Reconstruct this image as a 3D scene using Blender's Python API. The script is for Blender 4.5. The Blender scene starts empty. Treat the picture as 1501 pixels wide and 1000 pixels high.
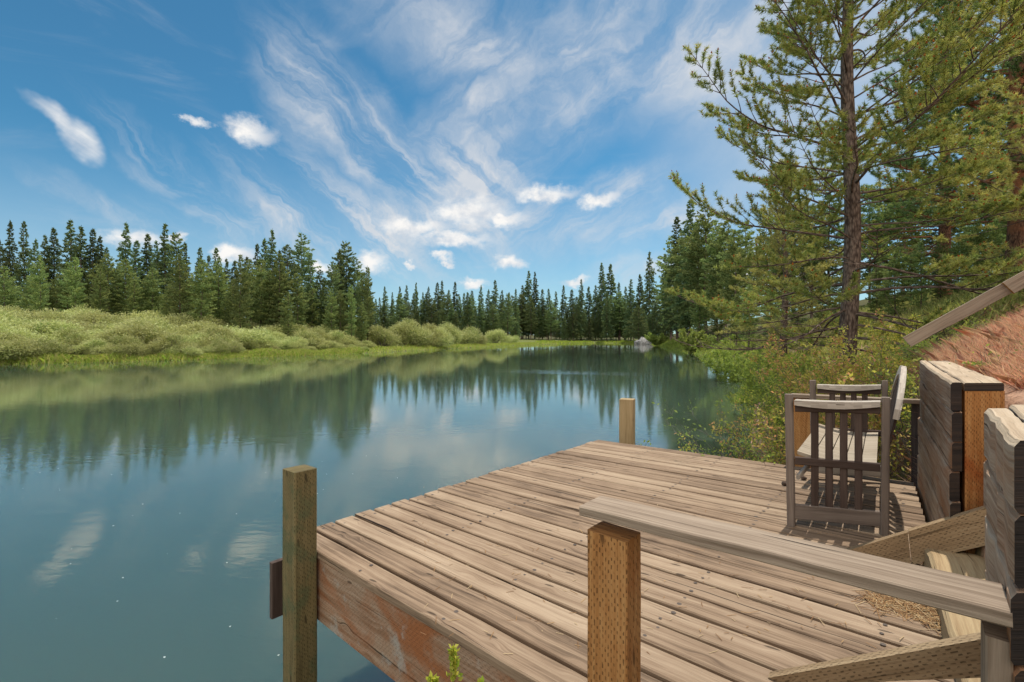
import bpy, math, random
import numpy as np
from mathutils import Vector
R = math.radians
random.seed(7)
rng = np.random.default_rng(11)
scene = bpy.context.scene
COL = scene.collection

# ------------------------------------------------------------------ frame of reference
# water surface is z = 0, the camera stands 2.2 m above it looking along +Y
CAMZ, F, CX, HY = 2.2, 676.0, 750.5, 497.0
def at(px, py, Y):
    return Vector(((px - CX) / F * Y, Y, CAMZ + (HY - py) / F * Y))
def deckz(x, y):
    return CAMZ - 1.085 + 0.0208 * x - 0.0186 * y
def ondeck(px, py):
    u, v = (px - CX) / F, (HY - py) / F
    Y = -1.085 / (v - 0.0208 * u + 0.0186)
    return Vector((u * Y, Y, CAMZ + v * Y))
E1 = Vector((0.747, -0.664, 0.0279)).normalized()     # along the deck boards, towards the bank
E2 = Vector((0.6652, 0.7467, 0.0)).normalized()       # across the boards, upstream
UP = Vector((0, 0, 1))
SUN_AZ, SUN_EL = R(42), R(66)

# ------------------------------------------------------------------ object helpers
def tag(o, label=None, cat=None, group=None, kind=None):
    if label: o['label'] = label
    if cat: o['category'] = cat
    if group: o['group'] = group
    if kind: o['kind'] = kind
    return o
def empty(name, loc, label, cat, group=None):
    o = bpy.data.objects.new(name, None); COL.objects.link(o)
    o.location = loc; o.empty_display_size = 0.1
    return tag(o, label, cat, group)
def link(name, me, parent=None):
    o = bpy.data.objects.new(name, me); COL.objects.link(o)
    if parent is not None:
        o.parent = parent
    return o
def rel(o, parent):
    """mesh written in world coordinates: keep it in place under a parent that has only a location"""
    o.parent = parent
    o.data.transform(__import__('mathutils').Matrix.Translation(-Vector(parent.location)))
    return o

def soup(name, arr, mats, cols=None, smooth=False):
    """arr (n,k,3): n loose k-gons; cols (n,3)"""
    n, k, _ = arr.shape
    me = bpy.data.meshes.new(name)
    me.vertices.add(n * k); me.vertices.foreach_set('co', arr.reshape(-1).astype(np.float32))
    me.loops.add(n * k); me.loops.foreach_set('vertex_index', np.arange(n * k, dtype=np.int32))
    me.polygons.add(n); me.polygons.foreach_set('loop_start', np.arange(0, n * k, k, dtype=np.int32))
    me.polygons.foreach_set('loop_total', np.full(n, k, dtype=np.int32))
    me.update(calc_edges=True)
    if cols is not None:
        c = np.ones((n, k, 4), np.float32); c[:, :, :3] = cols[:, None, :]
        a = me.color_attributes.new('Col', 'FLOAT_COLOR', 'POINT'); a.data.foreach_set('color', c.reshape(-1))
    for m in (mats if isinstance(mats, list) else [mats]): me.materials.append(m)
    return me

class MB:
    """collects shaped pieces; build() makes ONE mesh; UV = metres along and across each piece"""
    def __init__(s): s.v = []; s.f = []; s.uv = []; s.m = []; s.t = []; s.sm = []
    def quad(s, idx, uv, m=0, t=0.5, sm=False):
        s.f.append(idx); s.uv.append(uv); s.m.append(m); s.t.append(t); s.sm.append(sm)
    def beam(s, a, b, w, h, side=None, up=None, ch=0.004, seg=1, wob=0.0, m=0, tint=None, skew0=None, endm=None):
        """timber from a to b (centre line), w across 'side', h along 'up', chamfered; skew0 = direction of the end cuts"""
        a, b = Vector(a), Vector(b); d = (b - a); L = d.length; d.normalize()
        if up is None: up = UP
        if side is None: side = d.cross(up)
        side = Vector(side).normalized(); up = Vector(up).normalized()
        t = random.random() if tint is None else tint
        uo, vo = random.random() * 40, random.random() * 40
        hw, hh = w / 2, h / 2; c = min(ch, hw * .6, hh * .6)
        prof = [(-hw + c, -hh), (hw - c, -hh), (hw, -hh + c), (hw, hh - c), (hw - c, hh), (-hw + c, hh), (-hw, hh - c), (-hw, -hh + c)]
        per = [0]
        for i in range(8):
            p, q = prof[i], prof[(i + 1) % 8]; per.append(per[-1] + math.hypot(p[0] - q[0], p[1] - q[1]))
        base = len(s.v)
        for k in range(seg + 1):
            f = k / seg; cpt = a.lerp(b, f)
            jx = (random.random() - .5) * wob; jz = (random.random() - .5) * wob
            for x, y in prof:
                s.v.append(cpt + side * (x + jx) + up * (y + jz))
        for k in range(seg):
            for i in range(8):
                j = (i + 1) % 8
                u0, u1 = uo + L * k / seg, uo + L * (k + 1) / seg
                v0, v1 = vo + per[i], vo + per[i + 1]
                s.quad([base + k * 8 + i, base + k * 8 + j, base + (k + 1) * 8 + j, base + (k + 1) * 8 + i],
                       [(u0, v0), (u0, v1), (u1, v1), (u1, v0)], m, t)
        em = m if endm is None else endm
        s.quad([base + i for i in range(7, -1, -1)], [(uo + prof[i][0] * .12, vo + prof[i][1]) for i in range(7, -1, -1)], em, t)
        e = base + seg * 8
        s.quad([e + i for i in range(8)], [(uo + prof[i][0] * .12, vo + prof[i][1]) for i in range(8)], em, t)
    def prism(s, poly, ext, m=0, tint=None, uvd=None, upright=False):
        """closed polygon (list of points) pushed along ext"""
        n = len(poly); base = len(s.v); ext = Vector(ext); t = random.random() if tint is None else tint
        P = [Vector(p) for p in poly]; uo, vo = random.random() * 40, random.random() * 40
        ud = (P[1] - P[0]).normalized() if uvd is None else Vector(uvd).normalized()
        nr = ext.normalized(); vd = nr.cross(ud)
        s.v += P + [p + ext for p in P]
        uv = lambda q: (uo + q.dot(ud), vo + q.dot(vd))
        s.quad([base + i for i in range(n - 1, -1, -1)], [uv(P[i]) for i in range(n - 1, -1, -1)], m, t)
        s.quad([base + n + i for i in range(n)], [uv(P[i]) for i in range(n)], m, t)
        el = ext.length
        for i in range(n):
            j = (i + 1) % n; l = (P[j] - P[i]).length; u0 = uv(P[i])
            q = [(u0[0], u0[1]), (u0[0] + l, u0[1]), (u0[0] + l, u0[1] + el), (u0[0], u0[1] + el)]
            s.quad([base + i, base + j, base + n + j, base + n + i], [(y, x) for x, y in q] if upright else q, m, t)
    def tube(s, pts, rad, n=8, m=0, tint=None, cap=True):
        pts = [Vector(p) for p in pts]; base = len(s.v); t = random.random() if tint is None else tint
        L = 0; uo = random.random() * 30
        ref = Vector((0.31, 0.17, 0.93))
        for i, p in enumerate(pts):
            d = (pts[min(i + 1, len(pts) - 1)] - pts[max(i - 1, 0)])
            d = d.normalized() if d.length > 1e-9 else UP
            r = ref if abs(d.dot(ref)) < .95 else Vector((1, 0, 0))
            a = d.cross(r).normalized(); b = d.cross(a)
            for k in range(n):
                g = 2 * math.pi * k / n
                s.v.append(p + (a * math.cos(g) + b * math.sin(g)) * rad[i])
        for i in range(len(pts) - 1):
            l = (pts[i + 1] - pts[i]).length
            for k in range(n):
                j = (k + 1) % n; c = rad[i] * 6.28 / n
                s.quad([base + i * n + k, base + i * n + j, base + (i + 1) * n + j, base + (i + 1) * n + k],
                       [(uo + L, k * c), (uo + L, (k + 1) * c), (uo + L + l, (k + 1) * c), (uo + L + l, k * c)], m, t, True)
            L += l
        if cap:
            e = base + (len(pts) - 1) * n
            s.quad([e + k for k in range(n)], [(0, 0)] * n, m, t)
    def lump(s, c, rx, ry, rz, m=0, seed=0, rough=.25, nu=14, nv=9, tint=None):
        base = len(s.v); rr = random.Random(seed); t = rr.random() if tint is None else tint
        ph = [(rr.uniform(1, 4), rr.uniform(1, 4), rr.uniform(0, 6), rr.uniform(0, 6)) for _ in range(5)]
        for i in range(nv + 1):
            th = math.pi * i / nv
            for k in range(nu):
                g = 2 * math.pi * k / nu
                r = 1 + rough * sum(math.sin(p[0] * math.cos(g) * math.sin(th) * 2 + p[2]) * math.sin(p[1] * math.cos(th) * 2 + math.sin(g) + p[3]) for p in ph) / 3
                s.v.append(Vector(c) + Vector((rx * r * math.sin(th) * math.cos(g), ry * r * math.sin(th) * math.sin(g), rz * r * math.cos(th))))
        for i in range(nv):
            for k in range(nu):
                j = (k + 1) % nu
                s.quad([base + i * nu + k, base + (i + 1) * nu + k, base + (i + 1) * nu + j, base + i * nu + j],
                       [(k * .1, i * .1), (k * .1, i * .1 + .1), (k * .1 + .1, i * .1 + .1), (k * .1 + .1, i * .1)], m, t, True)
    def build(s, name, mats, parent=None):
        me = bpy.data.meshes.new(name)
        me.from_pydata([tuple(v) for v in s.v], [], s.f)
        for m in (mats if isinstance(mats, list) else [mats]): me.materials.append(m)
        uvl = me.uv_layers.new(name='UVMap')
        uvl.data.foreach_set('uv', [c for face in s.uv for q in face for c in q])
        me.polygons.foreach_set('material_index', s.m)
        me.polygons.foreach_set('use_smooth', s.sm)
        a = me.attributes.new('tint', 'FLOAT', 'FACE'); a.data.foreach_set('value', s.t)
        me.update()
        o = bpy.data.objects.new(name, me); COL.objects.link(o)
        if parent is not None: rel(o, parent)
        return o

# ------------------------------------------------------------------ node helpers
def newmat(name):
    m = bpy.data.materials.new(name); m.use_nodes = True
    nt = m.node_tree; nt.nodes.clear()
    out = nt.nodes.new('ShaderNodeOutputMaterial')
    return m, nt, out
class NT:
    def __init__(s, nt): s.nt = nt
    def n(s, typ, **kw):
        x = s.nt.nodes.new('ShaderNode' + typ)
        for k, v in kw.items():
            if k.startswith('i_'):
                key = k[2:]; key = int(key) if key.isdigit() else key.replace('_', ' ')
                s.set(x, key, v)
            else: setattr(x, k, v)
        return x
    def set(s, node, key, v):
        if isinstance(v, bpy.types.NodeSocket): s.nt.links.new(v, node.inputs[key])
        else: node.inputs[key].default_value = v
    def math(s, op, a, b=0.0, c=None, clamp=False):
        x = s.nt.nodes.new('ShaderNodeMath'); x.operation = op; x.use_clamp = clamp
        s.set(x, 0, a); s.set(x, 1, b)
        if c is not None: s.set(x, 2, c)
        return x.outputs[0]
    def ramp(s, fac, stops):
        x = s.nt.nodes.new('ShaderNodeValToRGB'); s.nt.links.new(fac, x.inputs[0])
        e = x.color_ramp.elements
        while len(e) < len(stops): e.new(0.5)
        for el, (p, c) in zip(e, stops):
            el.position = p; el.color = (c, c, c, 1) if isinstance(c, (int, float)) else (*c, 1)
        return x.outputs[0]
    def mix(s, fac, a, b, blend='MIX'):
        x = s.nt.nodes.new('ShaderNodeMix'); x.data_type = 'RGBA'; x.blend_type = blend
        s.set(x, 0, fac)
        s.set(x, 6, a if isinstance(a, bpy.types.NodeSocket) else (*a, 1))
        s.set(x, 7, b if isinstance(b, bpy.types.NodeSocket) else (*b, 1))
        return x.outputs[2]
    def noise(s, vec, scale, detail=4, rough=.55, dist=0.0):
        x = s.n('TexNoise', i_Scale=scale, i_Detail=detail, i_Roughness=rough, i_Distortion=dist)
        if vec is not None: s.nt.links.new(vec, x.inputs['Vector'])
        return x
    def mapping(s, vec, scale=(1, 1, 1), loc=(0, 0, 0), rot=(0, 0, 0), typ='POINT'):
        if typ == 'POINT' and any(rot) and scale != (1, 1, 1):
            vec = s.mapping(vec, (1, 1, 1), (0, 0, 0), rot); rot = (0, 0, 0)
        x = s.n('Mapping', vector_type=typ); s.nt.links.new(vec, x.inputs[0])
        x.inputs['Location'].default_value = loc; x.inputs['Rotation'].default_value = rot; x.inputs['Scale'].default_value = scale
        return x.outputs[0]
    def mr(s, v, a, b, c=0.0, d=1.0, smooth=False):
        x = s.nt.nodes.new('ShaderNodeMapRange'); x.interpolation_type = 'SMOOTHSTEP' if smooth else 'LINEAR'
        for k, q in enumerate((v, a, b, c, d)): s.set(x, k, q)
        return x.outputs[0]

def wood(name, dark, mid, light, incised=False, stain=None, crack=.5, rough=.85, bump=.5, moss=None, grainy=1.0, knots=True, gs=1.0, inco=.7):
    m, nt, out = newmat(name); N = NT(nt)
    uv = N.n('TexCoord').outputs['UV']; obj = N.n('NewGeometry').outputs['Position']
    tint = N.n('Attribute', attribute_name='tint').outputs['Fac']
    # knots bend the grain
    kv = N.n('TexVoronoi', voronoi_dimensions='2D', i_Scale=1.0, i_Randomness=1.0)
    nt.links.new(N.mapping(uv, (2.6, 6.5, 1)), kv.inputs['Vector'])
    kn = N.mr(kv.outputs['Distance'], 0.0, .22, 1, 0, True)
    warp = N.noise(uv, 3.0, 2)
    wv = N.n('VectorMath', operation='MULTIPLY_ADD'); nt.links.new(warp.outputs['Color'], wv.inputs[0]); wv.inputs[1].default_value = (.05, .02, 0); nt.links.new(uv, wv.inputs[2])
    off = N.n('CombineXYZ'); nt.links.new(N.math('MULTIPLY', kn, .018 if knots else 0), off.inputs[1])
    wv2 = N.n('VectorMath', operation='ADD'); nt.links.new(wv.outputs[0], wv2.inputs[0]); nt.links.new(off.outputs[0], wv2.inputs[1])
    w = wv2.outputs[0]
    g1 = N.noise(N.mapping(w, (1.1, 26 * gs, 1)), 1.0, 5, .6, .4).outputs['Fac']
    g2 = N.noise(N.mapping(w, (5, 190, 1)), 1.0, 4, .65).outputs['Fac']
    g3 = N.noise(N.mapping(w, (2.2, 70, 1)), 1.0, 3, .6, .2).outputs['Fac']
    big = N.noise(obj, 2.3, 4, .6).outputs['Fac']
    v = N.math('ADD', N.math('MULTIPLY', g1, .5), N.math('ADD', N.math('MULTIPLY', g2, .28 * grainy), N.math('MULTIPLY', g3, .22)))
    v = N.math('ADD', v, N.math('MULTIPLY', N.math('SUBTRACT', tint, .5), .15))
    v = N.math('ADD', v, N.math('MULTIPLY', N.math('SUBTRACT', big, .5), .22))
    col = N.ramp(v, [(.30, dark), (.47, mid), (.66, light)])
    # splits along the grain
    cr = N.noise(N.mapping(w, (.9, 48, 1), (3.1, 7.7, 0)), 1.0, 3, .5, .3).outputs['Fac']
    crm = N.mr(cr, .655, .70, 0, crack, True)
    col = N.mix(crm, col, tuple(c * .22 for c in dark))
    if knots:
        kc = N.n('TexVoronoi', voronoi_dimensions='2D', i_Scale=1.0, i_Randomness=1.0)
        nt.links.new(N.mapping(w, (2.6, 6.5, 1)), kc.inputs['Vector'])
        pick = N.n('SeparateColor'); nt.links.new(kc.outputs['Color'], pick.inputs[0])
        kd = N.math('MULTIPLY', N.mr(kc.outputs['Distance'], .045, .085, 1, 0, True), N.math('GREATER_THAN', pick.outputs[0], .55))
        col = N.mix(N.math('MULTIPLY', kd, .7), col, tuple(c * .35 for c in dark))
    if stain:
        sm = N.mr(N.noise(N.mapping(obj, (1.3, 1.3, 2.6)), 1.6, 5, .62, .6).outputs['Fac'], stain[1] - .05, stain[1] + .2, 0, 1, True)
        col = N.mix(sm, col, N.mix(g2, tuple(c * .55 for c in stain[0]), tuple(min(1, c * 1.35) for c in stain[0])))
    if moss:
        mm = N.mr(N.noise(obj, 7, 5, .65).outputs['Fac'], moss[1], moss[1] + .16, 0, moss[2], True)
        col = N.mix(mm, col, moss[0])
    hgt = N.math('ADD', N.math('MULTIPLY', g2, .45), N.math('MULTIPLY', g1, .7))
    hgt = N.math('SUBTRACT', hgt, N.math('MULTIPLY', crm, 1.4))
    if incised:
        sp = N.n('SeparateXYZ'); nt.links.new(uv, sp.inputs[0])
        jit = N.math('MULTIPLY', N.math('SUBTRACT', N.noise(uv, 60, 2).outputs['Fac'], .5), 1.1)
        row = N.math('DIVIDE', N.math('ADD', sp.outputs[1], N.math('MULTIPLY', N.noise(uv, 12, 2).outputs['Fac'], .006)), .0085)
        fl = N.math('FLOOR', row)
        a = N.math('FRACT', N.math('ADD', N.math('ADD', N.math('DIVIDE', sp.outputs[0], .024), N.math('MULTIPLY', fl, .37)), jit))
        b = N.math('FRACT', row)
        inc = N.math('MULTIPLY', N.math('MULTIPLY', N.math('LESS_THAN', a, .42), N.math('GREATER_THAN', b, .28)), N.math('LESS_THAN', b, .74))
        irr = N.mr(N.noise(N.mapping(uv, (30, 90, 1)), 1.0, 3, .6).outputs['Fac'], .36, .58, 0, 1, True)
        inc = N.math('MULTIPLY', inc, irr)
        col = N.mix(N.math('MULTIPLY', inc, inco), col, tuple(c * .3 for c in dark))
        hgt = N.math('SUBTRACT', hgt, N.math('MULTIPLY', inc, .8))
    bp = N.n('Bump', i_Strength=bump, i_Distance=.006); nt.links.new(hgt, bp.inputs['Height'])
    p = N.n('BsdfPrincipled', i_Roughness=rough); p.inputs['Specular IOR Level'].default_value = .25
    nt.links.new(col, p.inputs['Base Color']); nt.links.new(bp.outputs[0], p.inputs['Normal'])
    nt.links.new(p.outputs[0], out.inputs[0])
    return m

def leafmat(name, transl=.35, rough=.55, noise_amt=.25, spec=.25):
    m, nt, out = newmat(name); N = NT(nt)
    c = N.n('Attribute', attribute_name='Col').outputs['Color']
    rnd = N.n('ObjectInfo').outputs['Random']
    hs = N.n('HueSaturation'); nt.links.new(c, hs.inputs['Color'])
    nt.links.new(N.mr(rnd, 0, 1, .485, .515), hs.inputs['Hue']); nt.links.new(N.mr(rnd, 0, 1, 1 - noise_amt, 1 + noise_amt), hs.inputs['Value'])
    p = N.n('BsdfPrincipled', i_Roughness=rough); p.inputs['Specular IOR Level'].default_value = spec
    nt.links.new(hs.outputs[0], p.inputs['Base Color'])
    t = N.n('BsdfTranslucent'); nt.links.new(N.mix(.5, hs.outputs[0], N.mix(1.0, hs.outputs[0], (1.25, 1.15, .5), 'MULTIPLY')), t.inputs[0])
    mx = N.n('MixShader'); mx.inputs[0].default_value = transl
    nt.links.new(p.outputs[0], mx.inputs[1]); nt.links.new(t.outputs[0], mx.inputs[2]); nt.links.new(mx.outputs[0], out.inputs[0])
    return m

def barkmat(name, dark, light, orange=None):
    m, nt, out = newmat(name); N = NT(nt)
    uv = N.n('TexCoord').outputs['UV']; g = N.n('NewGeometry').outputs['Position']
    v = N.n('TexVoronoi', i_Scale=1.0); nt.links.new(N.mapping(uv, (9, 26, 1)), v.inputs['Vector'])
    n = N.noise(N.mapping(uv, (6, 40, 1)), 1, 5, .65, .4).outputs['Fac']
    x = N.math('ADD', N.math('MULTIPLY', v.outputs['Distance'], .55), N.math('MULTIPLY', n, .6))
    col = N.ramp(x, [(.3, light), (.75, dark)])
    if orange: col = N.mix(N.mr(N.noise(g, 1.1, 4).outputs['Fac'], .45, .6), col, orange)
    b = N.n('Bump', i_Strength=.9, i_Distance=.02, invert=True); nt.links.new(x, b.inputs['Height'])
    p = N.n('BsdfPrincipled', i_Roughness=.95); nt.links.new(col, p.inputs['Base Color']); nt.links.new(b.outputs[0], p.inputs['Normal'])
    p.inputs['Specular IOR Level'].default_value = .15
    nt.links.new(p.outputs[0], out.inputs[0])
    return m

M = {}
M['deck'] = wood('weathered_deck_board', (.062, .039, .025), (.250, .170, .110), (.405, .30, .205), crack=.95, bump=.7, gs=1.25)
M['grey'] = wood('grey_rail_timber', (.065, .046, .033), (.20, .145, .102), (.345, .268, .20), crack=.95, bump=.8, gs=2.2, grainy=1.5, knots=False)
M['post'] = wood('incised_green_post', (.075, .056, .024), (.155, .120, .052), (.235, .180, .085), incised=True, crack=.5, moss=((.085, .105, .05), .47, .7))
M['farpost'] = wood('tan_post', (.17, .115, .055), (.33, .235, .12), (.46, .34, .19), crack=.6)
M['orange'] = wood('incised_orange_post', (.17, .068, .02), (.36, .165, .052), (.50, .28, .11), incised=True, crack=.5, stain=((.30, .085, .02), .54))
M['beam'] = wood('stained_incised_beam', (.085, .05, .03), (.23, .135, .08), (.38, .28, .20), incised=True, crack=.8, inco=.4, stain=((.29, .11, .042), .43), moss=((.36, .37, .34), .56, .6))
M['wall'] = wood('dark_wall_timber', (.065, .032, .018), (.29, .165, .095), (.50, .36, .25), knots=False, crack=.98, bump=1.0, stain=((.38, .175, .08), .50), grainy=1.5, gs=2.2)
M['wallend'] = wood('tarred_end_grain', (.012, .010, .010), (.030, .024, .022), (.075, .05, .035), crack=.3, bump=.9, knots=False)
M['cap'] = wood('pale_cap_timber', (.19, .13, .085), (.42, .32, .22), (.60, .49, .36), crack=.9, bump=.9)
M['step'] = wood('split_step_timber', (.14, .085, .04), (.33, .23, .125), (.46, .35, .20), crack=.9, bump=1.0)
M['string'] = wood('incised_stringer', (.15, .095, .05), (.30, .205, .115), (.44, .32, .19), incised=True, crack=.5)
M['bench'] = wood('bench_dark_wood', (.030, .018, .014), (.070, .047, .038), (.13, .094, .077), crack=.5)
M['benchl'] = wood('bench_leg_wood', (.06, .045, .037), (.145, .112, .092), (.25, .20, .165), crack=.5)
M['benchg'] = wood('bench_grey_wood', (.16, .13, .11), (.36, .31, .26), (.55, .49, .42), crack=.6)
M['seat'] = wood('bench_seat_wood', (.18, .135, .095), (.34, .275, .20), (.46, .39, .30), crack=.4)
M['bark'] = barkmat('grey_brown_bark', (.06, .042, .034), (.26, .195, .155))
M['barko'] = barkmat('orange_pine_bark', (.05, .028, .02), (.22, .12, .075), (.26, .11, .055))
M['twig'] = barkmat('pale_twig', (.10, .085, .075), (.28, .25, .22))
M['needle'] = leafmat('pine_needles', .46, .5, .12)
M['fir'] = leafmat('conifer_foliage', .4, .75, .34, .1)
M['leaf'] = leafmat('shrub_leaves', .5, .6, .1)
M['willow'] = leafmat('willow_leaves', .35, .6, .22)
M['grass'] = leafmat('grass_blades', .5, .7, 0.02, .15)
M['litter'] = leafmat('dry_litter', .1, .9, 0.02, .1)
M['cone'] = leafmat('pollen_cones', .15, .8, 0.05, .1)
def plain(name, c, rough=.8, metal=0):
    m, nt, out = newmat(name); N = NT(nt)
    g = N.n('NewGeometry').outputs['Position']
    n = N.noise(g, 40, 4).outputs['Fac']
    p = N.n('BsdfPrincipled', i_Roughness=rough, i_Metallic=metal)
    nt.links.new(N.ramp(n, [(.3, tuple(q * .6 for q in c)), (.7, tuple(q * 1.3 for q in c))]), p.inputs['Base Color'])
    nt.links.new(p.outputs[0], out.inputs[0]); return m
M['nail'] = plain('rusty_nail', (.09, .065, .05), .7)
M['pinecone'] = plain('brown_pine_cone', (.10, .065, .045), .9)
def rockmat():
    m, nt, out = newmat('bank_rock'); N = NT(nt); g = N.n('NewGeometry').outputs['Position']
    n = N.noise(g, 1.4, 8, .65).outputs['Fac']
    p = N.n('BsdfPrincipled', i_Roughness=.9); nt.links.new(N.ramp(n, [(.35, (.10, .095, .09)), (.65, (.42, .41, .40))]), p.inputs['Base Color'])
    b = N.n('Bump', i_Strength=1, i_Distance=.3); nt.links.new(n, b.inputs['Height']); nt.links.new(b.outputs[0], p.inputs['Normal'])
    nt.links.new(p.outputs[0], out.inputs[0]); return m
M['rock'] = rockmat()

# ------------------------------------------------------------------ the river and its banks
RIGHT = np.array([(-14, -40), (-3.5, -6), (-1.2, -1), (-.5, .6), (.5, 2.5), (1.9, 4.1), (3.75, 5.4), (4.35, 7.5), (4.7, 9.4), (8, 15.5), (12.6, 23.6), (15.8, 31), (25, 59), (47, 148), (56, 185), (66, 215)], float)
LEFT = np.array([(-600, -160), (-300, -60), (-120, 14), (-70, 31), (-43.4, 39), (-33, 49.6), (-23, 71), (-16, 97), (-4, 138), (13.5, 186), (20, 193), (17, 206), (24, 236), (45, 250), (62, 238), (66, 215)], float)
POLY = np.vstack([RIGHT, LEFT[::-1]])
def pdist(P, line):
    d = np.full(len(P), 1e9)
    for a, b in zip(line[:-1], line[1:]):
        ab = b - a; t = np.clip(((P - a) @ ab) / (ab @ ab), 0, 1)
        d = np.minimum(d, np.hypot(*(P - (a + t[:, None] * ab)).T))
    return d
def inside(P, poly):
    x, y = P[:, 0], P[:, 1]; r = np.zeros(len(P), bool)
    for (x1, y1), (x2, y2) in zip(poly, np.roll(poly, -1, 0)):
        c = (y1 > y) != (y2 > y)
        with np.errstate(divide='ignore', invalid='ignore'):
            r ^= c & (x < (x2 - x1) * (y - y1) / (y2 - y1 + 1e-12) + x1)
    return r
C0 = ondeck(423, 785); C3 = ondeck(879, 644)
WFAR = Vector((3.045, 3.44)); WNEAR = Vector((2.049, 2.147))
WD = (WFAR - WNEAR).normalized(); WR = Vector((WD.y, -WD.x))
NFAR = Vector((1.072, 1.047)); NNEAR = Vector((.786, .724))
def ground_z(P):
    P = np.asarray(P, float).reshape(-1, 2)
    dr, dl = pdist(P, RIGHT), pdist(P, LEFT); ins = inside(P, POLY)
    zr = np.interp(dr, [0, .4, 1.0, 1.8, 3, 4.5, 7, 12, 25, 60, 200, 1500], [-.12, .22, .55, 1.0, 1.7, 2.7, 3.7, 5.2, 8.2, 13, 22, 34])
    zl = np.interp(dl, [0, .3, 1, 4, 10, 20, 40, 100, 300, 1500], [-.12, .12, .35, .6, .95, 1.5, 2.4, 4.0, 7, 14])
    w = 1 / (1 + np.exp(-(dl - dr) * .6)); w = np.clip(w, 0, 1)
    zo = zr * w + zl * (1 - w)
    # the slope held back by the timber walls
    rx, ry = P[:, 0] - WNEAR.x, P[:, 1] - WNEAR.y
    wr = rx * WR.x + ry * WR.y; wl = rx * WD.x + ry * WD.y
    wall = CAMZ - .34 + .60 * (wr - .15)
    k = np.clip((wr - .0) / .22, 0, 1) * np.clip(1.6 - np.abs(wl - 0.2) * .16, 0, 1) * (dr < 14)
    k = k * (wl > -2.6)
    zo = np.where(k > 0, np.maximum(zo, zo * (1 - k) + wall * k), zo)
    # stair passage between the walls, cut into the slope
    st = (wl > -1.12) & (wl < 0.0) & (wr > -.2)
    zo = np.where(st, np.minimum(zo, 1.0 + .60 * np.maximum(wr, 0)), zo)
    # ground kept below the deck
    a = (P - np.array(C0[:2])); e1 = np.array(E1[:2]) / np.hypot(E1.x, E1.y); e2 = np.array(E2[:2])
    s1, s2 = a @ e1, a @ e2
    under = (s1 > -.5) & (s1 < 4.4) & (s2 > -.9) & (s2 < 3.55) & (wr < .03)
    zo = np.where(under, np.minimum(zo, .80), zo)
    bed = -np.interp(np.minimum(dr, dl), [0, .5, 3, 12], [.12, .45, 1.1, 1.7])
    return np.where(ins, bed, zo), dr, dl, ins
def gz(x, y): return float(ground_z([(x, y)])[0][0])

def build_ground():
    ang = np.concatenate([np.linspace(-180, -62, 40)[:-1], np.linspace(-62, 62, 420), np.linspace(62, 180, 40)[1:]])
    rad = np.concatenate([[.02, .4], np.geomspace(.8, 60, 190), np.geomspace(62, 400, 90), np.geomspace(430, 4000, 16)])
    A, Rr = np.meshgrid(np.radians(ang), rad)
    P = np.stack([np.sin(A) * Rr, np.cos(A) * Rr], -1).reshape(-1, 2)
    z, dr, dl, ins = ground_z(P)
    z = z + np.where(ins, 0, .05 * np.sin(P[:, 0] * 2.1 + 1) * np.cos(P[:, 1] * 1.7) * np.clip(np.minimum(dr, dl) - .8, 0, 1) * (np.hypot(*P.T) > 4))
    nr, na = len(rad), len(ang)
    V = np.column_stack([P, z])
    i = np.arange(nr - 1)[:, None] * na + np.arange(na - 1)[None, :]
    Q = np.stack([i, i + na, i + na + 1, i + 1], -1).reshape(-1, 4)
    me = bpy.data.meshes.new('ground'); me.vertices.add(len(V)); me.vertices.foreach_set('co', V.reshape(-1).astype(np.float32))
    me.loops.add(Q.size); me.loops.foreach_set('vertex_index', Q.reshape(-1).astype(np.int32))
    me.polygons.add(len(Q)); me.polygons.foreach_set('loop_start', np.arange(0, Q.size, 4, dtype=np.int32)); me.polygons.foreach_set('loop_total', np.full(len(Q), 4, np.int32))
    me.update(calc_edges=True); me.polygons.foreach_set('use_smooth', np.ones(len(Q), bool))
    red = np.array([.52, .32, .22]); straw = np.array([.17, .135, .07]); mead = np.array([.15, .17, .05]); mud = np.array([.06, .06, .04]); forest = np.array([.09, .085, .035])
    right = dr < dl; c = np.where(right[:, None], red, mead)
    far = np.clip((np.hypot(*P.T) - 14) / 30, 0, 1)[:, None]
    c = np.where(right[:, None], c * (1 - far) + forest * far, c)
    fl = np.clip((dl - 25) / 20, 0, 1)[:, None]; c = np.where(right[:, None], c, c * (1 - fl) + forest * fl)
    lowb = (right & (dr < 1.5) & (np.hypot(*P.T) < 8))[:, None]; c = np.where(lowb, straw, c)
    c = np.where(ins[:, None], mud, c)
    a = me.color_attributes.new('Col', 'FLOAT_COLOR', 'POINT'); a.data.foreach_set('color', np.column_stack([c, np.ones(len(c))]).reshape(-1).astype(np.float32))
    m, nt, out = newmat('bank_soil'); N = NT(nt)
    col = N.n('Attribute', attribute_name='Col').outputs['Color']; g = N.n('NewGeometry').outputs['Position']
    n1 = N.noise(g, .9, 6, .65).outputs['Fac']; n2 = N.noise(g, 18, 6, .7).outputs['Fac']
    cc = N.mix(1, col, N.ramp(N.math('ADD', N.math('MULTIPLY', n1, .5), N.math('MULTIPLY', n2, .5)), [(.3, .45), (.7, 1.5)]), 'MULTIPLY')
    p = N.n('BsdfPrincipled', i_Roughness=.95); nt.links.new(cc, p.inputs['Base Color']); p.inputs['Specular IOR Level'].default_value = .1
    b = N.n('Bump', i_Strength=.8, i_Distance=.05); nt.links.new(n2, b.inputs['Height']); nt.links.new(b.outputs[0], p.inputs['Normal'])
    nt.links.new(p.outputs[0], out.inputs[0])
    me.materials.append(m)
    tag(link('ground', me), 'grassy river banks and the red dry slope above the dock', 'ground', kind='structure')
build_ground()

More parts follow.
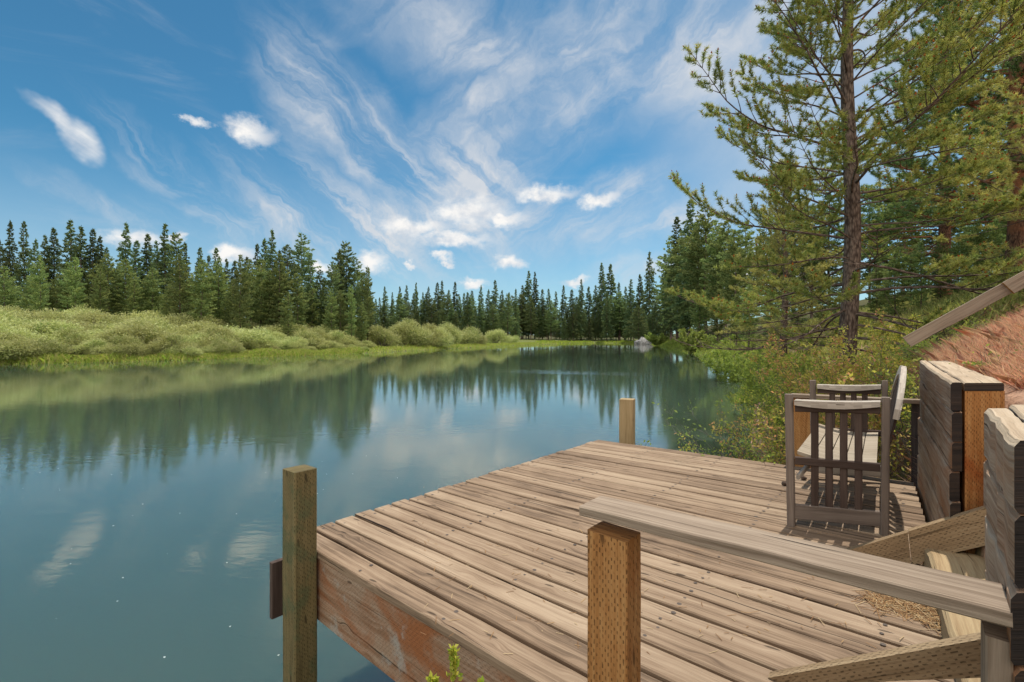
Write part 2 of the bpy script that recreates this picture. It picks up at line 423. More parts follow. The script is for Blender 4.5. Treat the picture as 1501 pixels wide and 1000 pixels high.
def build_water():
    me = bpy.data.meshes.new('water')
    s = 4000
    me.from_pydata([(-s, -s, 0), (s, -s, 0), (s, s, 0), (-s, s, 0)], [], [(0, 1, 2, 3)])
    m, nt, out = newmat('river_water'); N = NT(nt); g = N.n('NewGeometry').outputs['Position']
    a = N.noise(N.mapping(g, (1.0, 1.9, 1), rot=(0, 0, R(-14))), 1.3, 3, .5, .5).outputs['Fac']
    b = N.noise(N.mapping(g, (1.0, 2.4, 1), rot=(0, 0, R(8))), 4.6, 3, .55, .3).outputs['Fac']
    c = N.noise(N.mapping(g, (1.0, 1.6, 1), rot=(0, 0, R(20))), .22, 3, .5).outputs['Fac']
    syy = N.n('SeparateXYZ'); nt.links.new(g, syy.inputs[0])
    calm = N.mr(syy.outputs[1], 3, 45, 1, .22)
    patch = N.mr(N.noise(N.mapping(g, (.05, .16, 1), rot=(0, 0, R(-20))), 1, 4, .6, .5).outputs['Fac'], .45, .68, 0, 1, True)
    h = N.math('ADD', N.math('MULTIPLY', a, .0022), N.math('MULTIPLY', c, .003))
    h = N.math('ADD', h, N.math('MULTIPLY', b, N.math('MULTIPLY', calm, N.mr(patch, 0, 1, .0014, .0024))))
    # riffles where the current runs over shallows
    def rif(x, y, rx, ry):
        q = N.mapping(g, (rx, ry, 1), (x, y, 0), (0, 0, R(-24)), 'TEXTURE'); ln = N.n('VectorMath', operation='LENGTH'); nt.links.new(q, ln.inputs[0])
        return N.mr(ln.outputs['Value'], 1, .2, 0, 1, True)
    rf = N.math('MAXIMUM', rif(18, 96, 16, 50), N.math('MAXIMUM', rif(-14, 23, 2.6, 1.0), rif(4, 30, 8, 4)))
    rs = N.mr(N.noise(N.mapping(g, (.12, .7, 1), rot=(0, 0, R(12))), 1, 4, .6).outputs['Fac'], .48, .62, 0, 1, True)
    h = N.math('ADD', h, N.math('MULTIPLY', N.math('MULTIPLY', rf, rs), N.math('MULTIPLY', N.noise(N.mapping(g, (1, 2.2, 1)), 2.6, 3, .6).outputs['Fac'], .012)))
    bp = N.n('Bump', i_Strength=1.0, i_Distance=1.0); nt.links.new(h, bp.inputs['Height'])
    p = N.n('BsdfPrincipled', i_Roughness=.004, i_IOR=2.1); p.inputs['Specular IOR Level'].default_value = .5
    p.inputs['Subsurface Weight'].default_value = 1.0; p.inputs['Subsurface Radius'].default_value = (.6, 1.0, 1.0); p.inputs['Subsurface Scale'].default_value = 1.3
    nt.links.new(N.mix(N.noise(g, .35, 4).outputs['Fac'], (.056, .088, .066), (.068, .104, .077)), p.inputs['Base Color'])
    nt.links.new(bp.outputs[0], p.inputs['Normal']); nt.links.new(p.outputs[0], out.inputs[0])
    me.materials.append(m)
    tag(link('water', me), 'calm teal river reflecting sky and trees', 'river', kind='structure')
build_water()

# ------------------------------------------------------------------ plants: generators
def unit(v): return v / (np.linalg.norm(v, axis=-1, keepdims=True) + 1e-9)
def rand_dir(n): return unit(rng.normal(size=(n, 3)))
def perp(D):
    r = rand_dir(len(D)); return unit(np.cross(D, r))
def needles(C, D, m, length, width, brush, spread=(35, 75), cols=None):
    """m needles round each twig end C pointing along D"""
    n = len(C); C = np.repeat(C, m, 0); D = np.repeat(D, m, 0)
    a = perp(D); ph = np.radians(rng.uniform(*spread, size=(n * m, 1)))
    nd = unit(D * np.cos(ph) + a * np.sin(ph))
    base = C - D * rng.uniform(0, brush, size=(n * m, 1))
    L = length * rng.uniform(.7, 1.15, size=(n * m, 1)); p = perp(nd) * width / 2
    arr = np.stack([base - p, base + p, base + nd * L], 1)
    cc = np.repeat(cols, m, 0) * rng.uniform(.75, 1.3, size=(n * m, 1))
    return arr, cc
def leaves(C, size, cols, flat=None, aspect=2.0, updir=None):
    n = len(C)
    d = rand_dir(n) if updir is None else unit(updir + rng.normal(size=(n, 3)) * .6)
    p = perp(d); s = size * rng.uniform(.6, 1.3, size=(n, 1))
    return np.stack([C, C + d * s * .5 + p * s / aspect / 2, C + d * s, C + d * s * .5 - p * s / aspect / 2], 1), cols * rng.uniform(.75, 1.3, size=(n, 1))

def big_pine(seed, H, r0, spread, z0, wood_m, npal, cone_frac=.5, dens=1.0, lean=(0, 0), dead_low=True, mneedle=34, nl=.088, nw=.012, whorl=.42, bare=.3):
    """airy pine in local coordinates: (trunk MB, needle arrays, cone arrays)"""
    rr = random.Random(seed); global rng; rng = np.random.default_rng(seed)
    mb = MB(); pts, rad = [], []
    for i in range(26):
        f = i / 25; z = H * f
        pts.append((lean[0] * f * f + .05 * math.sin(z * .9 + seed), lean[1] * f * f + .05 * math.cos(z * .7), z - .3 * (i == 0)))
        rad.append(r0 * (1 - f) ** .85 * (1.25 if i == 0 else 1) + .012)
    mb.tube(pts, rad, 12)
    def tp(z):
        f = z / H; return Vector((lean[0] * f * f + .05 * math.sin(z * .9 + seed), lean[1] * f * f + .05 * math.cos(z * .7), z))
    TC, TD = [], []
    z = z0
    while z < H * .985:
        f = z / H; nb = rr.choice([3, 4, 4, 5]); g0 = rr.uniform(0, 6.28)
        for k in range(nb):
            g = g0 + k * 6.28 / nb + rr.uniform(-.35, .35)
            L = spread * (1 - f) ** .62 * rr.uniform(.5, 1.12) + .15
            if f < .2: L *= .9 + .5 * f
            el = -12 + 60 * min(1, f * 1.5) ** .95 + rr.uniform(-13, 13)
            d = Vector((math.cos(g) * math.cos(R(el)), math.sin(g) * math.cos(R(el)), math.sin(R(el))))
            p = tp(z + rr.uniform(-.12, .12)); bp = [p.copy()]; n = max(5, int(L / .22)); up = rr.uniform(.25, .7)
            for i in range(n):
                q = (i + 1) / n
                d = (d + Vector((rr.uniform(-.09, .09), rr.uniform(-.09, .09), rr.uniform(-.06, .06) + (.10 * up if q > .45 else -.035)))).normalized()
                p = p + d * (L / n); bp.append(p.copy())
            br = max(.010, r0 * .20 * (L / spread) ** .8)
            mb.tube(bp, [br * (1 - .85 * i / n) for i in range(n + 1)], 5, cap=False)
            dead = dead_low and f < .17 and rr.random() < .45
            # side shoots
            side = 1
            for i in range(1, n + 1):
                q = i / n
                if q < bare: continue
                for _ in range(2 if q < .95 else 3):
                    if rr.random() > .88 * dens and q < .95: continue
                    side = -side
                    t = (bp[i] - bp[i - 1]).normalized(); lat = t.cross(UP).normalized() * side
                    dd = (t * rr.uniform(.5, 1.0) + lat * rr.uniform(.45, 1.0) + UP * rr.uniform(-.12, .55)).normalized()
                    sl = (L * .34 * (1.12 - q) + .14) * rr.uniform(.6, 1.2)
                    sp, sq = [bp[i].copy()], bp[i].copy(); m = max(3, int(sl / .13))
                    for j in range(m):
                        dd = (dd + Vector((rr.uniform(-.14, .14), rr.uniform(-.14, .14), rr.uniform(-.04, .14)))).normalized()
                        sq = sq + dd * (sl / m); sp.append(sq.copy())
                    mb.tube(sp, [max(.0035, br * .35 * (1 - .8 * j / m)) for j in range(m + 1)], 3, cap=False)
                    if dead: continue
                    for j in range(1, m + 1):
                        if j / m < .5 and rr.random() < .8: continue
                        TC.append(sp[j]); TD.append((sp[j] - sp[j - 1]).normalized())
                        if rr.random() < .8:
                            s2 = (dd + Vector((rr.uniform(-.9, .9), rr.uniform(-.9, .9), rr.uniform(-.2, .7)))).normalized()
                            TC.append(sp[j] + s2 * rr.uniform(.07, .16)); TD.append(s2)
        z += whorl * rr.uniform(.7, 1.25) * (1 - .4 * f)
    TC.append(Vector(tp(H)) + UP * .1); TD.append(UP.copy())
    C = np.array([tuple(c) for c in TC]); D = unit(np.array([tuple(d) for d in TD]) + np.array([0, 0, .35]))
    pal = np.array(npal); base = pal[rng.integers(0, len(pal), len(C))]
    arr, cc = needles(C, D, mneedle, nl, nw, .10, spread=(28, 88), cols=base)
    cones = None
    if cone_frac:
        sel = rng.random(len(C)) < cone_frac
        Cc = C[sel] + D[sel] * .035; n = len(Cc)
        q = []; ccol = []
        up = D[sel]; a = perp(up); b = np.cross(up, a); r = .019
        hi = Cc + up * .045; lo = Cc - up * .01
        ring = [Cc + (a * math.cos(t) + b * math.sin(t)) * r for t in (0, 1.57, 3.14, 4.71)]
        for i in range(4):
            q.append(np.stack([ring[i], ring[(i + 1) % 4], hi], 1)); q.append(np.stack([ring[(i + 1) % 4], ring[i], lo], 1))
        cones = np.concatenate(q); ccol = np.tile(np.array([(.30, .085, .02)]), (len(cones), 1)) * rng.uniform(.7, 1.4, size=(len(cones), 1))
        cones = (cones, ccol)
    return mb, (arr, cc), cones

def conifer_mesh(seed, kind):
    """unit-height far conifer -> (trunk mesh, crown mesh)"""
    global rng; rng = np.random.default_rng(seed); rr = random.Random(seed)
    tris, cols = [], []
    if kind == 'spruce': zs, wmax, pal = .10, .145, [(.135, .19, .088), (.112, .168, .088), (.17, .212, .088)]
    elif kind == 'pine': zs, wmax, pal = .13, .150, [(.215, .275, .105), (.18, .245, .098), (.265, .31, .115)]
    else: zs, wmax, pal = .22, .20, [(.165, .225, .098), (.20, .25, .10), (.14, .195, .094)]
    pal = np.array(pal)
    z = zs; lop = rr.uniform(0, 6.28)
    while z < .99:
        f = (z - zs) / (1 - zs)
        nb = 8 if f < .8 else 5
        for k in range(nb):
            g = rr.uniform(0, 6.28)
            prof = {'spruce': (1 - f) ** .85 * min(1, .55 + f * 4), 'pine': math.sin(math.pi * min(1, (.18 + .82 * f)) ** 1.0) ** .8 * .9, 'fir': (1 - f) ** .65 * min(1, .35 + f * 3)}[kind]
            L = wmax * (prof + .03) * rr.uniform(.35, 1.2) * (1 + .18 * math.cos(g - lop))
            dr = {'spruce': -.32 + .75 * f, 'pine': .15 + .5 * f, 'fir': -.15 + .8 * f}[kind] + rr.uniform(-.15, .15)
            n = max(8, int(L / .0030))
            q = np.sqrt(rng.uniform(.02, 1, n)); wid = L * .28 * (1 - q * .55)
            lat = rng.uniform(-1, 1, n) * wid
            rad = q * L
            c = np.stack([math.cos(g) * rad - math.sin(g) * lat, math.sin(g) * rad + math.cos(g) * lat, z + dr * rad * .8 - .25 * rad * q * (kind == 'spruce') + rng.normal(0, .004, n)], -1)
            d = unit(np.stack([math.cos(g) * np.ones(n), math.sin(g) * np.ones(n), np.full(n, dr * .7 + .1)], -1) + rng.normal(0, .55, (n, 3)))
            p = perp(d); s = rng.uniform(.008, .021, (n, 1))
            tris.append(np.stack([c - p * s * .40, c + p * s * .40, c + d * s], 1))
            cols.append(np.tile(pal[rr.randrange(3)], (n, 1)) * rng.uniform(.7, 1.35, (n, 1)))
        z += (.0165 if kind == 'spruce' else .021) * rr.uniform(.7, 1.3)
    # leader
    c = np.stack([np.zeros(14), np.zeros(14), np.linspace(.955, 1.0, 14)], -1); d = unit(rng.normal(0, .6, (14, 3)) + [0, 0, .7]); p = perp(d)
    tris.append(np.stack([c - p * .003, c + p * .003, c + d * .016], 1)); cols.append(np.tile(pal[0], (14, 1)))
    crown = soup(kind + '_crown', np.concatenate(tris), M['fir'], np.concatenate(cols))
    mb = MB(); n = 8
    mb.tube([(.004 * math.sin(i * 1.3 + seed), .004 * math.cos(i), -.03 + 1.0 * i / n) for i in range(n + 1)], [.0095 * (1 - i / n) ** .8 + .0008 for i in range(n + 1)], 6)
    o = mb.build(kind + '_trunk', M['bark']); me = o.data; bpy.data.objects.remove(o)
    return me, crown

SPR = [conifer_mesh(100 + i, 'spruce') for i in range(6)]
PIN = [conifer_mesh(200 + i, 'pine') for i in range(5)]
FIR = [conifer_mesh(300 + i, 'fir') for i in range(4)]
def conifer(px, topy, Y, kinds, label, group, wide=1.0, name='conifer_tree'):
    x = (px - CX) / F * Y; g = gz(x, Y); ztop = CAMZ + (HY - topy) / F * Y
    H = max(3, ztop - g); tm, cm = random.choice(kinds)
    o = empty(name, (x, Y, g - .1), label, 'tree', group)
    w = H * wide * random.uniform(.88, 1.15)
    o.scale = (w, w, H); o.rotation_euler.z = random.uniform(0, 6.28)
    link('trunk', tm, o); link('crown', cm, o)
    return o

# --- left wood, the tall dark trees
special = {
    103: 'tall dark spruce with a broad full crown, highest at the left of the wood',
    185: 'tall broad dark spruce just right of the notch in the left tree line',
    242: 'tall dark spruce with a thin pointed tip near the middle of the left wood',
    399: 'thin open-topped spruce standing tall above the gap with a white cloud',
    442: 'tall open pine with a ragged club-shaped top beside the last gap of the left wood',
    507: 'tall dense conifer that ends the left wood at its river end',
    15: 'narrow pointed spruce, first of the twin tops at the far left edge',
    35: 'narrow pointed spruce, second of the twin tops at the far left edge',
}
GL = 'tall dark conifers at the back of the left wood'
for px, ty in [(-28, 340), (15, 323), (35, 324), (0, 351), (66, 344), (79, 333), (52, 350), (103, 322), (119, 331), (136, 334), (147, 345), (156, 362), (185, 326), (200, 351), (216, 342), (229, 352), (242, 327), (258, 340), (271, 355), (293, 362), (306, 374), (317, 363), (332, 379), (344, 381), (362, 376), (377, 357), (388, 349), (399, 336), (410, 366), (421, 358), (442, 341), (455, 372), (470, 395), (487, 383), (498, 366), (507, 353), (520, 377), (531, 400), (540, 419)]:
    Y = random.uniform(84, 98) if px < 500 else random.uniform(92, 102)
    k = FIR if px in (442, 507, 421, 487, 520) else SPR
    conifer(px, ty, Y, k if random.random() < .7 or px in special else FIR, special.get(px, 'dark blue-green conifer in the back row of the left wood'), GL, 1.0 if px not in (15, 35, 399) else .8, 'spruce_tree')
# --- the shorter olive pines in front of them
GP = 'shorter olive pines at the front of the left wood'
px = -30
while px < 548:
    ty = 396 + random.uniform(-26, 34) + (14 if px > 440 else 0)
    conifer(px, ty, random.uniform(68, 80) if px < 430 else random.uniform(78, 90), PIN, 'short olive-green pine in the front row of the left wood', GP, random.uniform(.75, 1.1), 'pine_tree')
    px += random.uniform(8, 16)
# --- the distant wood where the river bends
GF = 'distant conifers behind the river bend'
sp2 = {775: 'tallest pointed conifer in the middle of the distant wood, left of its twin tip', 784: 'pointed conifer touching the tallest one in the middle of the distant wood',
       882: 'tall narrow spire, left one of the pair near the right of the distant wood', 895: 'tall narrow spire, right one of the pair near the right of the distant wood',
       952: 'tall thin conifer standing alone against the white cloud above the rocks', 726: 'pointed conifer rising above its neighbours left of the tallest distant pair',
       852: 'broad rounded conifer midway between the tallest pair and the twin spires'}
for px, ty in [(564, 420), (575, 428), (586, 420), (596, 418), (610, 414), (620, 428), (628, 420), (641, 414), (648, 411), (658, 425), (667, 413), (680, 429), (692, 426), (705, 418), (716, 424), (726, 410), (736, 425), (746, 428), (756, 423), (766, 418), (775, 397), (784, 398), (795, 424), (804, 423), (815, 427), (826, 418), (838, 424), (852, 409), (863, 420), (873, 418), (882, 385), (895, 387), (907, 414), (917, 420), (925, 409), (938, 402), (952, 369)]:
    Y = random.uniform(205, 235) if px < 760 else random.uniform(262, 285)
    if px < 560: Y = 150
    if px > 920: Y = random.uniform(225, 245)
    conifer(px, ty, Y, SPR, sp2.get(px, 'dark conifer in the distant wood behind the river bend'), GF, random.choice([.85, 1.0, 1.15]), 'spruce_tree')
px = 545
while px < 985:
    Y = random.uniform(185, 215) if px < 750 else random.uniform(255, 275)
    if px > 935: Y = random.uniform(215, 225)
    conifer(px, random.uniform(428, 462), Y, SPR + FIR, 'lower dark conifer at the foot of the distant wood', 'lower conifers of the distant wood', random.uniform(1.05, 1.4), 'conifer_tree')
    px += random.uniform(4.5, 8.0)
# --- right bank conifers beyond the big pine
sp3 = {992: 'dense conifer over the water at the edge of the right bank', 1012: 'tall pointed conifer, highest left of the big pine on the right bank', 1034: 'tall conifer close behind the highest one of the right bank'}
for px, ty, Y, k in [(975, 372, 150, SPR), (984, 345, 138, PIN), (992, 318, 126, SPR), (1003, 338, 118, PIN), (1012, 290, 110, SPR), (1024, 322, 104, PIN), (1034, 302, 98, PIN), (1050, 322, 88, PIN), (1064, 322, 84, PIN), (1078, 335, 72, PIN), (1092, 322, 76, PIN), (1124, 318, 62, PIN), (1142, 322, 50, PIN), (1163, 285, 52, FIR), (1190, 300, 46, PIN), (1215, 260, 48, FIR),
                     (1275, 270, 44, FIR), (1300, 275, 40, FIR), (1325, 250, 36, PIN), (1383, 260, 38, FIR), (1445, 240, 34, PIN), (1478, 60, 44, FIR), (1515, 130, 36, FIR), (1560, 40, 40, FIR),
                     (1004, 420, 112, PIN), (1026, 430, 90, PIN), (1052, 425, 68, PIN), (1080, 430, 50, PIN), (1098, 415, 44, PIN), (1130, 420, 38, PIN), (1170, 410, 36, PIN), (1205, 400, 34, PIN), (1290, 380, 30, PIN), (1335, 360, 28, PIN), (1375, 350, 27, PIN), (1420, 320, 28, PIN), (1470, 300, 26, PIN), (1285, 400, 22, PIN), (1312, 385, 20, PIN), (1350, 392, 19, PIN), (1378, 378, 21, PIN), (1405, 350, 20, PIN), (1432, 365, 18, PIN), (1460, 330, 19, PIN), (1490, 320, 17, PIN), (1230, 395, 26, PIN)]:
    front = ty > 345
    conifer(px, ty, Y, k, sp3.get(px, 'small light-green pine on the slope behind the big pine' if front else 'tall conifer on the right bank behind the big pine'),
            'small pines on the right bank slope' if front else 'tall conifers on the right bank', random.uniform(1.0, 1.3), 'pine_tree' if k is PIN else 'conifer_tree')

# --- the big pines near the dock
NP = [(.36, .42, .12), (.30, .38, .11), (.42, .45, .14), (.21, .30, .09)]
NPL = [(.40, .38, .14), (.34, .34, .12), (.45, .41, .15)]
ND = [(.11, .18, .065), (.13, .21, .07), (.09, .16, .065)]
def plant_pine(px, Y, label, seed, H, r0, spread, z0, bark, pal, cone, rot=0, **kw):
    x = (px - CX) / F * Y; g = gz(x, Y)
    mb, nd, cn = big_pine(seed, H, r0, spread, z0, bark, pal, cone, **kw)
    o = empty('pine_tree', (x, Y, g - .05), label, 'tree', 'large pines beside the dock')
    o.rotation_euler.z = rot
    t = mb.build('trunk', bark); t.parent = o
    link('crown', soup('pine_crown', nd[0], M['needle'], nd[1]), o)
    if cn: tag(link('cone', soup('pollen_cones', cn[0], M['cone'], cn[1]), o), kind='stuff')
    return o
plant_pine(1245, 10.4, 'big pine with straight dark trunk and orange cones, arching over the bank behind the bench', 5, 15.6, .18, 4.7, 1.0, M['bark'], NP, .30, dens=.95, nl=.10, nw=.0135)
plant_pine(1590, 10.5, 'light-green pine with orange cones reaching into the photo from the right edge', 8, 8.2, .16, 4.4, 1.2, M['bark'], NPL, .30, dens=.6)
plant_pine(1492, 16.5, 'dark green pine with orange bark at the upper right corner', 12, 21, .32, 5.2, 3.0, M['barko'], ND, 0, nl=.13, nw=.016, mneedle=22, whorl=.55)
plant_pine(1385, 24, 'dark pine higher on the slope behind the sloping handrail', 14, 21, .28, 5.0, 2.5, M['barko'], ND + NP[:1], 0, nl=.15, nw=.02, mneedle=18, whorl=.6)
plant_pine(1150, 27, 'pale green pine on the bank left of and behind the big trunk', 16, 11.5, .2, 3.6, .8, M['bark'], NPL, 0, nl=.13, nw=.02, mneedle=18, whorl=.5)

# ------------------------------------------------------------------ willows on the left bank
def willow_mesh(seed):
    global rng; rng = np.random.default_rng(seed); rr = random.Random(seed)
    mb = MB(); C, U, K = [], [], []
    pal = np.array([(.38, .42, .165), (.32, .37, .14), (.45, .47, .21), (.26, .32, .105)])
    lobes = []
    for i in range(11):
        g = rr.uniform(0, 6.28); t = rr.random() ** .5 * .62; r = rr.uniform(.20, .34)
        lobes.append((math.cos(g) * t, math.sin(g) * t, max(.16, (.74 - .62 * t * t / .38) * rr.uniform(.72, 1.05)), r))
    for x, y, z, r in lobes:
        for k in range(3):
            a = rr.uniform(-.1, .1); mb.tube([(x * .15, y * .15, 0), (x * .6 + a, y * .6, z * .45), (x + a, y + a, z + r * .5)], [.011, .008, .003], 3, cap=False)
        n = int(9000 * r * r); d = unit(rng.normal(size=(n, 3)) + np.array([0, 0, .25])); q = rng.uniform(.35, 1, (n, 1)) ** .45
        bump = 1 + .22 * np.sin(d[:, :1] * 7 + x * 9) * np.sin(d[:, 1:2] * 6 + y * 7) + .12 * rng.normal(size=(n, 1))
        C.append(np.array([x, y, z]) + d * r * q * bump * np.array([1, 1, 1.05])); U.append(d * .7 + np.array([0, 0, .55])); K.append(np.tile(pal[rr.randrange(4)], (n, 1)))
        m = 90; f = unit(rng.normal(size=(m, 3)) * np.array([1, 1, .5]) + np.array([0, 0, .8]))
        for w in (1.02, 1.16, 1.30, 1.42):
            C.append(np.array([x, y, z]) + f * r * w); U.append(f); K.append(np.tile(pal[2], (m, 1)))
    C = np.concatenate(C); U = np.concatenate(U); K = np.concatenate(K); k = C[:, 2] > .02; C, U, K = C[k], U[k], K[k]
    arr, cc = leaves(C, .058, K, aspect=2.8, updir=unit(U))
    o = mb.build('willow_stems', M['twig']); st = o.data; bpy.data.objects.remove(o)
    return st, soup('willow_leaves', arr, M['willow'], cc)
WIL = [willow_mesh(400 + i) for i in range(6)]
def shoreY(px): return float(np.interp(px, [-60, 0, 300, 530, 640, 740, 800], [36, 39, 49.6, 71, 97, 146, 186]))
def willow(px, topy, Y, wide, label, group='willow shrubs on the left bank'):
    x = (px - CX) / F * Y; g = gz(x, Y); H = max(.8, .98 * CAMZ + (HY - topy) / F * Y - g)
    o = empty('willow_shrub', (x, Y, g - .05), label, 'shrub', group)
    st, lf = random.choice(WIL); w = H * wide
    o.scale = (w, w, H); o.rotation_euler.z = random.uniform(0, 6.28)
    link('stem', st, o); link('foliage', lf, o)
for mult, ty0, step in ((1.52, 455, 24), (1.36, 460, 24), (1.22, 468, 23), (1.11, 476, 22), (1.04, 490, 24)):
    px = -40 + random.uniform(0, 14)
    while px < 545:
        slope = px / 530 * (16 if mult > 1.3 else 20)
        rowname = {1.52: 'grey-green willow in the back row below the left wood', 1.36: 'grey-green willow in the third row from the water', 1.22: 'green willow in the second row from the water', 1.11: 'grey-green willow just behind the row nearest the water', 1.04: 'low willow in the row nearest the water'}[mult]
        willow(px, ty0 + slope * .8 + random.uniform(-8, 9), shoreY(px) * mult * random.uniform(.97, 1.04), random.uniform(1.0, 1.7) if mult < 1.3 else random.uniform(.9, 1.35), rowname + ' on the left bank')
        px += step * random.uniform(.75, 1.25) * (1 - .35 * max(px, 0) / 545)
for px, ty, m, w, lb in [(560, 477, 1.12, 1.1, 'round willow just right of the last tall tree of the left wood'), (582, 474, 1.16, 1.1, 'round willow second after the left wood ends'), (600, 472, 1.1, 1.15, 'large round willow in the middle of the clump before the grass spit'), (622, 474, 1.1, 1.1, 'round willow right of the largest one in the clump'), (640, 480, 1.06, 1.1, 'lower round willow near the right end of the clump'), (655, 476, 1.14, 1.0, 'willow behind the lower round one of the clump'), (680, 476, 1.1, 1.15, 'last round willow of the clump, by the grass spit'), (697, 486, 1.05, 1.0, 'small willow at the foot of the last round one'), (729, 482, 1.12, 1.2, 'round willow standing alone on the grass spit'), (752, 490, 1.12, 1.0, 'small dark bush right of the lone willow on the spit'), (222, 503, 1.02, 1.1, 'low round bush at the water edge below the left willows'), (140, 507, 1.03, 1.0, 'low bush at the water edge near the left side')]:
    willow(px, ty, shoreY(px) * m, w, lb)

# ------------------------------------------------------------------ grass (beyond counting)
def grass(name, P, h, w, pal, label, lean=.35, kind='stuff', per=1, cat='grass'):
    n = len(P); z = ground_z(P)[0]
    B = np.column_stack([P, z - .02]); hh = h * (.8 + .45 * np.sin(P[:, :1] * .9 + 1.3) * np.sin(P[:, 1:2] * .7 + P[:, :1] * .35)) * rng.uniform(.5, 1.25, (n, 1))
    d = unit(np.column_stack([rng.normal(0, lean, n), rng.normal(0, lean, n), np.ones(n)]))
    s = unit(np.column_stack([rng.normal(size=n), rng.normal(size=n) * .5, np.zeros(n)])) * w * rng.uniform(.7, 1.4, (n, 1))
    bend = np.column_stack([rng.normal(0, .3, n), rng.normal(0, .3, n), -np.abs(rng.normal(0, .12, n))]) * hh
    mid = B + d * hh * .55
    arr = np.stack([B - s, B + s, mid + s * .6, B + d * hh + bend, mid - s * .6], 1)
    pal = np.array(pal); c = pal[rng.integers(0, len(pal), n)] * rng.uniform(.75, 1.3, (n, 1))
    return tag(link(name, soup(name, arr, M['grass'], c)), label, cat, kind=kind)
rng = np.random.default_rng(77)
def along(line, n, dmin, dmax, sgn):
    seg = np.diff(line, axis=0); L = np.hypot(*seg.T); i = rng.choice(len(seg), n, p=L / L.sum()); t = rng.random((n, 1))
    nr = np.column_stack([seg[:, 1], -seg[:, 0]]) / L[:, None]
    return line[:-1][i] + seg[i] * t + nr[i] * rng.uniform(dmin, dmax, (n, 1)) * sgn
LB = LEFT[3:11]
GPAL = [(.36, .43, .085), (.28, .40, .07), (.42, .43, .13), (.46, .43, .18)]
# density falls with distance, blade size grows: written as one sheet of shore grass
Pl = np.vstack([along(LEFT[3:7], 26000, -.3, 2.0, -1), along(LEFT[5:11], 15000, -.3, 4.5, -1)])
patchy = np.sin(Pl[:, 0] * .55) * np.cos(Pl[:, 1] * .43 + Pl[:, 0] * .2) > -.75
grass('shore_grass', Pl, .62, .045, GPAL, 'bright green sedge along the waterline of the left bank')
Pf = along(LEFT[10:], 5000, -.3, 7, -1)
grass('far_shore_grass', Pf, 1.0, .12, GPAL[:2], 'green grass at the foot of the distant wood')
Pr = np.vstack([along(RIGHT[9:12], 12000, -.5, 1.8, 1), along(RIGHT[11:15], 16000, -.8, 4.0, 1)])
grass('bank_sedge', Pr, .60, .026, [(.34, .40, .08), (.40, .42, .10), (.27, .35, .06)], 'tall yellow-green sedge along the right bank waterline')
# dry red slope
n = 240000
Y = rng.uniform(1.75, 5.0, n) ** 1.45; X = Y * rng.uniform(.72, 1.28, n)
side = rng.random(n) < .16; Y = np.where(side, rng.uniform(-1.5, 2.4, n), Y); X = np.where(side, np.maximum(Y, .4) * 1.3 + rng.uniform(.25, 3.2, n), X)
Ph = np.column_stack([X, Y])
zz, dr, dl, ins = ground_z(Ph)
rx, ry = Ph[:, 0] - WNEAR.x, Ph[:, 1] - WNEAR.y
wr = rx * WR.x + ry * WR.y; wl = rx * WD.x + ry * WD.y
ok = (~ins) & (((wr > .30) & ((wl > .05) | (wl < -1.2))) | ((wl > 1.75) & (dr > .9)))
Ph = Ph[ok]; wr = wr[ok]
def dryness(P): return np.sin(P[:, 0] * 1.9 + P[:, 1]) + np.sin(P[:, 1] * 2.7 - P[:, 0] * .6) + rng.normal(0, .5, len(P))
q = dryness(Ph)
RED = [(.72, .42, .31), (.64, .32, .25), (.76, .50, .36), (.76, .58, .42)]
Ph1 = Ph[q > -.9]; Ph2 = Ph[q <= -.9]
grass('red_cheatgrass', Ph1, .19, .0028, RED, 'dry reddish cheatgrass covering the slope above the timber wall', .5)
grass('slope_grass', Ph2, .18, .0034, [(.22, .21, .06), (.30, .26, .10), (.18, .19, .05)], 'patches of olive grass among the red cheatgrass on the slope', .45)
n = 26000
Y = rng.uniform(8, 42, n); X = Y * rng.uniform(.5, 1.25, n); Pm = np.column_stack([X, Y]); zz, dr, dl, ins = ground_z(Pm); Pm = Pm[(~ins) & (dr > .5)]
grass('bank_grass', Pm, .5, .02, [(.32, .34, .11), (.38, .36, .15), (.25, .29, .09)], 'light green undergrowth beneath the pines of the right bank', .4)

